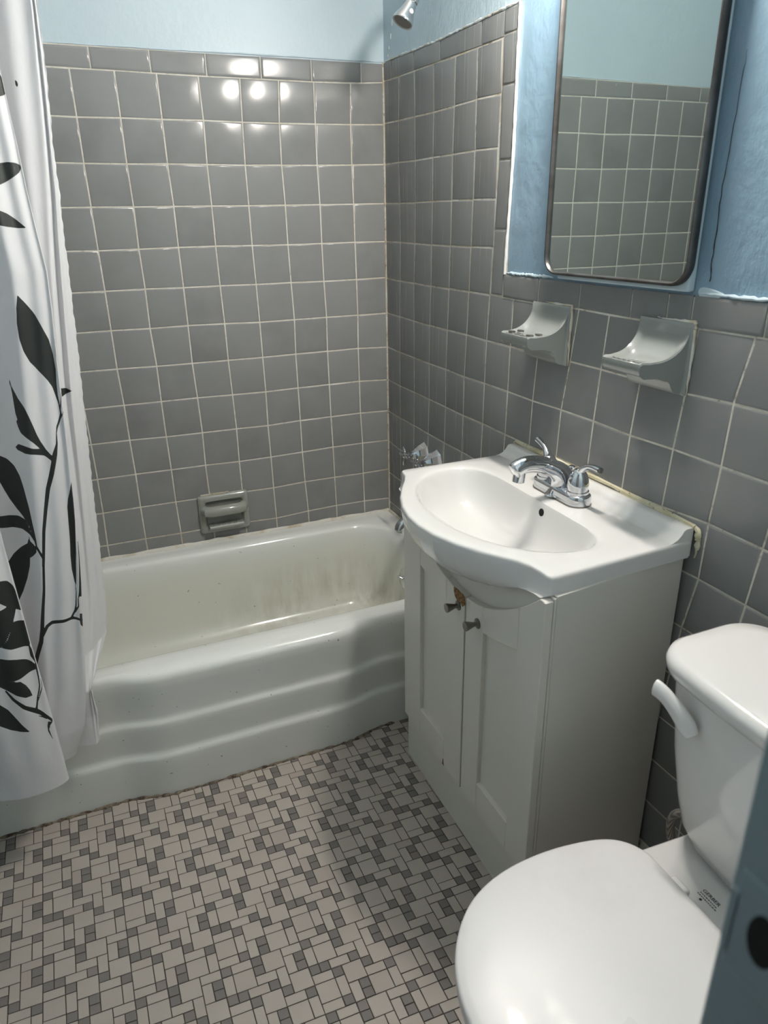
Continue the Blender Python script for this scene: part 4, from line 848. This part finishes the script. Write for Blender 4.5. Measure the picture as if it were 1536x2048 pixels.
# ================================================================ SHOWER CURTAIN
CURTAIN_COLS=[[[-1.49,-0.73,1.93],[-1.49,-0.73,1.8608],[-1.49,-0.73,1.7916],[-1.49,-0.73,1.7224],[-1.49,-0.73,1.6532],[-1.49,-0.73,1.584],[-1.49,-0.73,1.5148],[-1.49,-0.73,1.4456],[-1.49,-0.73,1.3764],[-1.49,-0.73,1.3072],[-1.49,-0.73,1.238],[-1.49,-0.73,1.1688],[-1.49,-0.73,1.0996],[-1.49,-0.73,1.0304],[-1.49,-0.73,0.9612],[-1.49,-0.73,0.892],[-1.49,-0.73,0.8228],[-1.49,-0.73,0.7536],[-1.49,-0.73,0.6844],[-1.49,-0.73,0.6152],[-1.49,-0.73,0.546],[-1.49,-0.73,0.4768],[-1.49,-0.73,0.4076],[-1.49,-0.73,0.3384],[-1.49,-0.73,0.2692],[-1.49,-0.73,0.2]],[[-1.1864,-0.7489,1.93],[-1.2026,-0.7538,1.8608],[-1.2187,-0.7587,1.7916],[-1.2348,-0.7636,1.7224],[-1.251,-0.7685,1.6532],[-1.2539,-0.7733,1.584],[-1.2534,-0.778,1.5148],[-1.2519,-0.7826,1.4456],[-1.2488,-0.7869,1.3764],[-1.2457,-0.7911,1.3072],[-1.2457,-0.7951,1.238],[-1.2469,-0.7989,1.1688],[-1.2481,-0.8027,1.0996],[-1.2484,-0.8063,1.0304],[-1.2475,-0.8097,0.9612],[-1.2466,-0.8131,0.892],[-1.2465,-0.816,0.8228],[-1.2457,-0.8186,0.7536],[-1.2434,-0.821,0.6844],[-1.241,-0.8234,0.6152],[-1.2392,-0.8256,0.546],[-1.236,-0.8278,0.4768],[-1.2329,-0.8299,0.4076],[-1.2305,-0.832,0.3384],[-1.2273,-0.8339,0.2692],[-1.2255,-0.835,0.2]],[[-1.0864,-0.7239,1.93],[-1.1026,-0.7288,1.8608],[-1.1187,-0.7337,1.7916],[-1.1348,-0.7386,1.7224],[-1.151,-0.7435,1.6532],[-1.1539,-0.7483,1.584],[-1.1534,-0.753,1.5148],[-1.1519,-0.7576,1.4456],[-1.1488,-0.7619,1.3764],[-1.1457,-0.7661,1.3072],[-1.1457,-0.7701,1.238],[-1.1469,-0.7739,1.1688],[-1.1481,-0.7777,1.0996],[-1.1484,-0.7813,1.0304],[-1.1475,-0.7847,0.9612],[-1.1466,-0.7881,0.892],[-1.1465,-0.791,0.8228],[-1.1457,-0.7936,0.7536],[-1.1434,-0.796,0.6844],[-1.141,-0.7984,0.6152],[-1.1392,-0.8006,0.546],[-1.136,-0.8028,0.4768],[-1.1329,-0.8049,0.4076],[-1.1305,-0.807,0.3384],[-1.1273,-0.8089,0.2692],[-1.1255,-0.81,0.2]],[[-1.1364,-0.6489,1.93],[-1.1526,-0.6538,1.8608],[-1.1687,-0.6587,1.7916],[-1.1848,-0.6636,1.7224],[-1.201,-0.6685,1.6532],[-1.2039,-0.6733,1.584],[-1.2034,-0.678,1.5148],[-1.2019,-0.6826,1.4456],[-1.1988,-0.6869,1.3764],[-1.1957,-0.6911,1.3072],[-1.1957,-0.6951,1.238],[-1.1969,-0.6989,1.1688],[-1.1981,-0.7027,1.0996],[-1.1984,-0.7063,1.0304],[-1.1975,-0.7097,0.9612],[-1.1966,-0.7131,0.892],[-1.1965,-0.716,0.8228],[-1.1957,-0.7186,0.7536],[-1.1934,-0.721,0.6844],[-1.191,-0.7234,0.6152],[-1.1892,-0.7256,0.546],[-1.186,-0.7278,0.4768],[-1.1829,-0.7299,0.4076],[-1.1805,-0.732,0.3384],[-1.2014,-0.728,0.2692],[-1.2323,-0.728,0.2]],[[-1.0465,-0.712,1.93],[-1.049,-0.7154,1.8617],[-1.0515,-0.7188,1.7934],[-1.0539,-0.7221,1.725],[-1.0563,-0.7255,1.6567],[-1.0572,-0.7288,1.5884],[-1.0551,-0.732,1.5201],[-1.053,-0.735,1.4518],[-1.0521,-0.7379,1.3834],[-1.0493,-0.7407,1.3151],[-1.0454,-0.7434,1.2468],[-1.0496,-0.746,1.1785],[-1.0561,-0.7485,1.1102],[-1.0614,-0.751,1.0418],[-1.066,-0.754,0.9735],[-1.0713,-0.7574,0.9052],[-1.0778,-0.7608,0.8369],[-1.0832,-0.764,0.7686],[-1.0891,-0.7671,0.7002],[-1.0975,-0.7702,0.6319],[-1.1077,-0.7732,0.5636],[-1.1168,-0.7761,0.4953],[-1.1259,-0.779,0.427],[-1.1366,-0.7818,0.3586],[-1.1514,-0.7845,0.2903],[-1.1823,-0.787,0.222]],[[-0.9915,-0.69,1.93],[-0.9932,-0.6934,1.8617],[-0.9949,-0.6968,1.7934],[-0.9965,-0.7001,1.725],[-0.9981,-0.7035,1.6567],[-0.9982,-0.7068,1.5884],[-0.9953,-0.71,1.5201],[-0.9924,-0.713,1.4518],[-0.9907,-0.7159,1.3834],[-0.9871,-0.7187,1.3151],[-0.9824,-0.7214,1.2468],[-0.9858,-0.724,1.1785],[-0.9915,-0.7265,1.1102],[-0.996,-0.729,1.0418],[-0.9998,-0.732,0.9735],[-1.0043,-0.7354,0.9052],[-1.01,-0.7388,0.8369],[-1.0146,-0.742,0.7686],[-1.0197,-0.7451,0.7002],[-1.0273,-0.7482,0.6319],[-1.0367,-0.7512,0.5636],[-1.045,-0.7541,0.4953],[-1.0533,-0.757,0.427],[-1.0632,-0.7598,0.3586],[-1.0772,-0.7625,0.2903],[-1.1073,-0.765,0.222]],[[-1.0265,-0.635,1.93],[-1.0282,-0.6384,1.8617],[-1.0299,-0.6418,1.7934],[-1.0315,-0.6451,1.725],[-1.0331,-0.6485,1.6567],[-1.0332,-0.6518,1.5884],[-1.0303,-0.655,1.5201],[-1.0274,-0.658,1.4518],[-1.0257,-0.6609,1.3834],[-1.0221,-0.6637,1.3151],[-1.0174,-0.6664,1.2468],[-1.0208,-0.669,1.1785],[-1.0265,-0.6715,1.1102],[-1.031,-0.674,1.0418],[-1.0348,-0.677,0.9735],[-1.0393,-0.6804,0.9052],[-1.045,-0.6838,0.8369],[-1.0496,-0.687,0.7686],[-1.0547,-0.6901,0.7002],[-1.0623,-0.6932,0.6319],[-1.0717,-0.6962,0.5636],[-1.08,-0.6991,0.4953],[-1.0883,-0.702,0.427],[-1.0982,-0.728,0.3586],[-1.1122,-0.728,0.2903],[-1.1423,-0.728,0.222]],[[-0.9214,-0.6787,1.93],[-0.9243,-0.6774,1.8614],[-0.9271,-0.676,1.7928],[-0.93,-0.6747,1.7242],[-0.9335,-0.6733,1.6556],[-0.9391,-0.672,1.587],[-0.944,-0.6708,1.5184],[-0.9497,-0.6696,1.4498],[-0.957,-0.6684,1.3812],[-0.9652,-0.6673,1.3126],[-0.9732,-0.6663,1.244],[-0.9801,-0.6652,1.1754],[-0.9869,-0.6643,1.1068],[-0.9938,-0.6633,1.0382],[-0.9989,-0.6624,0.9696],[-1.003,-0.6615,0.901],[-1.0072,-0.6606,0.8324],[-1.012,-0.6602,0.7638],[-1.0173,-0.6601,0.6952],[-1.0227,-0.6601,0.6266],[-1.028,-0.66,0.558],[-1.037,-0.6699,0.4894],[-1.0467,-0.6821,0.4208],[-1.0567,-0.728,0.3522],[-1.063,-0.728,0.2836],[-1.0654,-0.7385,0.215]],[[-0.9113,-0.6696,1.93],[-0.9139,-0.666,1.8616],[-0.9165,-0.6624,1.7932],[-0.9192,-0.6589,1.7248],[-0.922,-0.6553,1.6564],[-0.9242,-0.6519,1.588],[-0.9294,-0.6486,1.5196],[-0.9355,-0.6455,1.4512],[-0.9372,-0.6425,1.3828],[-0.9425,-0.6396,1.3144],[-0.9448,-0.6369,1.246],[-0.9491,-0.6342,1.1776],[-0.9525,-0.6316,1.1092],[-0.9569,-0.6292,1.0408],[-0.9618,-0.6268,0.9724],[-0.9655,-0.6245,0.904],[-0.9705,-0.6223,0.8356],[-0.9748,-0.6195,0.7672],[-0.9783,-0.6158,0.6988],[-0.9824,-0.6115,0.6304],[-0.9865,-0.6073,0.562],[-0.991,-0.6032,0.4936],[-1.0008,-0.6016,0.4252],[-1.0505,-0.728,0.3568],[-1.0463,-0.728,0.2884],[-1.0563,-0.7348,0.22]]]
LEAVES=[[[4.123,0.4216],[4.246,0.4305],[4.412,0.4431],[4.571,0.4588],[4.698,0.4702],[4.792,0.4855],[4.833,0.5022],[4.795,0.5173],[4.787,0.5311],[4.829,0.5431],[4.786,0.5436],[4.709,0.5322],[4.642,0.521],[4.536,0.5127],[4.372,0.5027],[4.214,0.4914],[4.121,0.4791],[4.066,0.4658],[4.048,0.45],[4.07,0.4347]],[[3.826,0.4974],[3.838,0.5049],[3.87,0.5171],[3.925,0.5281],[4.013,0.5395],[4.071,0.5491],[4.126,0.5604],[4.173,0.5702],[4.225,0.5785],[4.316,0.5888],[4.419,0.5965],[4.431,0.5979],[4.379,0.6006],[4.328,0.5969],[4.207,0.587],[4.089,0.5781],[3.972,0.5715],[3.897,0.5662],[3.87,0.5597],[3.845,0.5479],[3.865,0.5519],[3.889,0.5576],[3.86,0.5442],[3.857,0.5335],[3.855,0.5215],[3.834,0.5078]],[[3.8,0.5816],[3.841,0.5781],[3.914,0.5801],[4.05,0.584],[4.207,0.587],[4.309,0.5919],[4.434,0.5966],[4.4,0.6024],[4.273,0.5956],[4.089,0.5915],[3.92,0.5891],[3.821,0.5849]],[[6.896,0.5291],[7.211,0.5317],[7.465,0.5349],[7.184,0.5377],[6.933,0.5393],[6.86,0.5381]],[[3.581,0.5876],[3.61,0.589],[3.682,0.5938],[3.751,0.6024],[3.805,0.6142],[3.835,0.6259],[3.858,0.6375],[3.886,0.6527],[3.909,0.6713],[3.936,0.6903],[3.943,0.7007],[3.922,0.7013],[3.892,0.6881],[3.85,0.6741],[3.787,0.6633],[3.711,0.6525],[3.644,0.6402],[3.595,0.6282],[3.561,0.6189],[3.527,0.6097]],[[3.452,0.6574],[3.594,0.6583],[3.716,0.6609],[3.802,0.666],[3.854,0.6775],[3.892,0.6881],[3.929,0.6971],[4.007,0.7109],[3.979,0.7106],[3.906,0.6934],[3.843,0.6842],[3.744,0.6772],[3.621,0.6734],[3.42,0.6711]],[[3.438,0.7124],[3.488,0.7128],[3.575,0.705],[3.682,0.6992],[3.787,0.6951],[3.829,0.6855],[3.833,0.6922],[3.871,0.6951],[3.92,0.6999],[3.917,0.7058],[3.844,0.711],[3.797,0.7131],[3.776,0.724],[3.717,0.7391],[3.627,0.7541],[3.54,0.7642],[3.444,0.7744],[3.415,0.7562]],[[4.654,0.7008],[4.625,0.7212],[4.641,0.7389],[4.701,0.7557],[4.742,0.7617],[4.76,0.7549],[4.79,0.7288],[4.855,0.7034],[4.939,0.6785],[5.0,0.6542],[5.0,0.6305],[4.9,0.6361],[4.733,0.651],[4.681,0.6604],[4.663,0.6788]],[[4.957,0.7046],[5.0,0.706],[5.0,0.7231],[5.0,0.7434],[5.0,0.7776],[4.869,0.7753],[4.796,0.7787],[4.845,0.7686],[4.907,0.7392]],[[4.85,0.7977],[5.0,0.8004],[5.0,0.8188],[4.867,0.8137],[4.836,0.8067]],[[1.24,0.8026],[1.344,0.8052],[1.535,0.8098],[1.762,0.8187],[1.941,0.8272],[2.0,0.8318],[1.917,0.8342],[1.742,0.835],[1.547,0.8366],[1.396,0.8367],[1.148,0.831]],[[1.543,0.7106],[1.798,0.7174],[1.934,0.7251],[1.981,0.7312],[1.994,0.7572],[1.773,0.7524],[1.681,0.7472],[1.571,0.7381],[1.465,0.7324]],[[1.421,0.745],[1.541,0.7463],[1.661,0.7458],[1.866,0.7481],[1.78,0.7575],[1.668,0.7688],[1.553,0.7799],[1.46,0.7881],[1.388,0.7916],[1.282,0.7889]],[[1.691,0.7667],[2.0,0.77],[2.0,0.7999],[1.927,0.8034],[1.7,0.8002],[1.539,0.7966],[1.409,0.7912],[1.541,0.7832]],[[1.929,0.7988],[2.0,0.8083],[2.0,0.8252],[2.0,0.8294],[1.946,0.8235],[1.863,0.8158],[1.886,0.8052]],[[1.153,0.8296],[1.25,0.8337],[1.535,0.84],[1.601,0.8478],[1.642,0.8568],[1.656,0.865],[1.541,0.8632],[1.412,0.8562],[1.317,0.8486],[1.136,0.8349]],[[1.974,0.9115],[1.862,0.9133],[1.797,0.9184],[1.804,0.9268],[1.821,0.9351],[1.788,0.9294],[1.759,0.9201],[1.778,0.9127],[1.828,0.9072]],[[1.067,0.8561],[1.155,0.8636],[1.238,0.8732],[1.299,0.8846],[1.363,0.8964],[1.45,0.9092],[1.314,0.9057],[1.193,0.9003],[1.07,0.8908],[0.993,0.8799]],[[4.255,0.2975],[4.36,0.2974],[4.509,0.2963],[4.718,0.2968],[4.888,0.2983],[4.944,0.3007],[4.788,0.3053],[4.556,0.3107],[4.357,0.3153],[4.268,0.3172],[4.167,0.3172]],[[4.061,0.3389],[4.152,0.3409],[4.267,0.3436],[4.403,0.3488],[4.524,0.354],[4.619,0.3576],[4.413,0.3576],[4.205,0.3561],[4.086,0.3546],[3.993,0.3533]],[[6.6,0.2126],[6.6,0.216],[6.6,0.2183],[6.635,0.2206],[6.634,0.2242],[6.6,0.2255],[6.6,0.2261],[6.6,0.2264]],[[4.765,0.2175],[4.919,0.2191],[5.0,0.2215],[4.991,0.2357],[4.715,0.2385],[4.597,0.2396]]]
STEMS=[[[4.789,0.5428,0.00104],[4.823,0.5517,0.00167]],[[4.823,0.5517,0.00187],[4.635,0.5661,0.00125],[4.598,0.5722,0.00062],[4.575,0.5847,0.00125],[4.502,0.5954,0.00292],[4.376,0.6184,0.00271],[4.276,0.6337,0.00229],[4.183,0.6576,0.00187],[4.102,0.682,0.00167],[4.021,0.7238,0.00146]],[[4.963,0.4698,0.00042],[4.938,0.4846,0.00062],[4.985,0.4923,0.00021]],[[5.0,0.5278,0.00083],[4.893,0.538,0.00104],[4.81,0.5469,0.00125]],[[4.988,0.5488,0.00062],[4.753,0.5575,0.00104]],[[3.925,0.6996,0.00083],[4.013,0.7127,0.00083]],[[3.929,0.6991,0.00083],[4.023,0.7129,0.00104]],[[4.067,0.6931,0.00104],[4.03,0.7182,0.00125],[4.002,0.7523,0.00146],[3.958,0.7781,0.00187],[3.92,0.8045,0.00229],[3.876,0.8205,0.0025],[3.766,0.8384,0.00229],[3.702,0.8504,0.00208]],[[3.928,0.8119,0.00187],[4.039,0.8022,0.00229],[4.152,0.7997,0.00208],[4.359,0.8003,0.00187],[4.578,0.8018,0.00167],[4.88,0.8065,0.00125],[5.0,0.8096,0.00125]],[[4.596,0.8006,0.00146],[4.694,0.7933,0.00146],[4.724,0.7865,0.00104],[4.741,0.7688,0.00062],[4.717,0.7595,0.00042]],[[4.807,0.778,0.00083],[4.814,0.788,0.00104],[4.693,0.7951,0.00125]],[[1.972,0.8288,0.00208],[1.928,0.8459,0.00146],[1.885,0.8564,0.00104],[1.745,0.8698,0.00083],[1.66,0.8837,0.00104]],[[2.0,0.8498,0.00062],[1.974,0.8587,0.00083],[1.858,0.8654,0.00083],[1.728,0.8751,0.00062]],[[1.281,0.8477,0.00062],[1.355,0.8611,0.00125],[1.477,0.8746,0.00187],[1.63,0.8856,0.00229],[1.793,0.898,0.00208],[1.972,0.9088,0.00187]],[[1.65,0.8942,0.00042],[1.807,0.9025,0.00083]]]

A_ = np.array(CURTAIN_COLS, float); nl = A_.shape[1]
NU, NTT = 416, 600
U = np.linspace(0, 8, NU + 1); T = np.linspace(0, 1, NTT + 1)
f = T * (nl - 1); ii = np.minimum(f.astype(int), nl - 2); fr_ = (f - ii)[None, :, None]
CL = A_[:, ii] * (1 - fr_) + A_[:, ii + 1] * fr_                    # columns x T x 3
G = np.zeros((NU + 1, NTT + 1, 3))
for a_, u in enumerate(U):
    k = min(int(u), 7); s_ = u - k
    p1, p2 = CL[k], CL[k + 1]; p0 = CL[k - 1] if k > 0 else 2 * p1 - p2; p3 = CL[k + 2] if k < 7 else 2 * p2 - p1
    m1 = (p2 - p0) * .5; m2 = (p3 - p1) * .5; L_ = np.linalg.norm(p2 - p1, axis=1, keepdims=True)
    for m_ in (m1, m2):
        l_ = np.linalg.norm(m_, axis=1, keepdims=True); sc = np.minimum(1, 1.3 * L_ / np.maximum(l_, 1e-9)); m_ *= sc
    G[a_] = (2 * s_**3 - 3 * s_**2 + 1) * p1 + (s_**3 - 2 * s_**2 + s_) * m1 + (-2 * s_**3 + 3 * s_**2) * p2 + (s_**3 - s_**2) * m2
G[:, :, 1] += (.005 * np.sin(U * 7.3)[:, None] * np.sin(T * 3.1 + .4)[None] + .0035 * np.sin(U[:, None] * 13 + T[None] * 5)) * np.clip((1 - T) * 6, 0, 1)[None]
# crimped hem and slight puckers along the free edge
ru = np.clip((U - 7.85) / .15, 0, 1)[:, None]; G[:, :, 0] += ru * (.0005 * np.sin(T * 430) + .0005 * np.sin(T * 177 + 1))[None]
G[:, :, 1] += ru * .001 * np.sin(T * 240)[None]
SU, ST = .095, 1.73
px = np.repeat((U * SU)[:, None], NTT + 1, 1).ravel(); py = np.repeat((T * ST)[None], NU + 1, 0).ravel()
sdf = np.full(px.shape, 0.05)
def seg_d(ax_, ay_, bx, by):
    dx, dy = bx - ax_, by - ay_; h_ = np.clip(((px - ax_) * dx + (py - ay_) * dy) / (dx * dx + dy * dy + 1e-12), 0, 1)
    return np.hypot(px - ax_ - h_ * dx, py - ay_ - h_ * dy), h_
for poly in LEAVES:
    q = [(a * SU, b * ST) for a, b in poly]; d = np.full(px.shape, 1.0); ins = np.zeros(px.shape, bool)
    for (x1_, y1_), (x2_, y2_) in zip(q, q[1:] + q[:1]):
        d = np.minimum(d, seg_d(x1_, y1_, x2_, y2_)[0])
        c_ = ((y1_ > py) != (y2_ > py)); xi_ = (x2_ - x1_) * (py - y1_) / (y2_ - y1_ + 1e-15) + x1_
        ins ^= (c_ & (px < xi_))
    sdf = np.minimum(sdf, np.where(ins, -d, d))
for st_ in STEMS:
    for (u1, t1, w1_), (u2, t2, w2_) in zip(st_, st_[1:]):
        d, h_ = seg_d(u1 * SU, t1 * ST, u2 * SU, t2 * ST)
        sdf = np.minimum(sdf, d - 1.9 * (w1_ + (w2_ - w1_) * h_))
val = np.clip(0.5 + sdf * 25, 0, 1)
me = bpy.data.meshes.new('shower_curtain')
idx = lambda i, j: i * (NTT + 1) + j
I, J = np.meshgrid(np.arange(NU), np.arange(NTT), indexing='ij')
F = np.stack([idx(I, J), idx(I + 1, J), idx(I + 1, J + 1), idx(I, J + 1)], -1).reshape(-1, 4)
me.from_pydata(G.reshape(-1, 3).tolist(), [], F.tolist())
at = me.attributes.new('print', 'FLOAT', 'POINT'); at.data.foreach_set('value', val.astype(np.float32))
me.materials.append(M_CURT); me.polygons.foreach_set('use_smooth', [True] * len(me.polygons))
o = bpy.data.objects.new('shower_curtain', me); COL.objects.link(o)
tag(o, 'white shower curtain printed with black leafy branches, gathered at the left end of the tub', 'shower curtain')
rod = thing('curtain_rod', 'chrome curtain rod high above the front edge of the tub', 'curtain rod')
MB().tube([(XL, -.70, 1.965), (0, -.70, 1.965)], .0125, 16).build('rod', M_CHROME, rod)
for xx, dd_ in ((XL, 1), (0, -1)): MB().lathe([(0, 0), (.03, 0), (.028, .008), (.014, .012)], (xx, -.70, 1.965), (dd_, 0, 0)).build('end_flange', M_CHROME, rod)

# ================================================================ LIGHT OVER THE MIRROR
vl = thing('vanity_light', 'three-globe light bar on the wall above the mirror', 'lamp')
LX, LY, LZ_ = -.120, -1.10, 1.895
MB().box(-.03, 0, LY - .22, LY + .22, LZ_ - .045, LZ_ + .05).build('back_plate', M_CHROME, vl, bevel=.006)
for k in (-1, 0, 1):
    y_ = LY + k * .085
    MB().lathe([(0, 0), (.028, 0), (.026, .03), (.02, .035)], (-.03, y_, LZ_), (-1, 0, 0)).build('socket', M_CHROME, vl)
    r_ = .030; MB().lathe([(r_ * math.sin(math.pi * j / 16), -r_ * math.cos(math.pi * j / 16)) for j in range(17)], (LX, y_, LZ_), (0, 0, 1), 24).build('globe', M_BULB, vl)
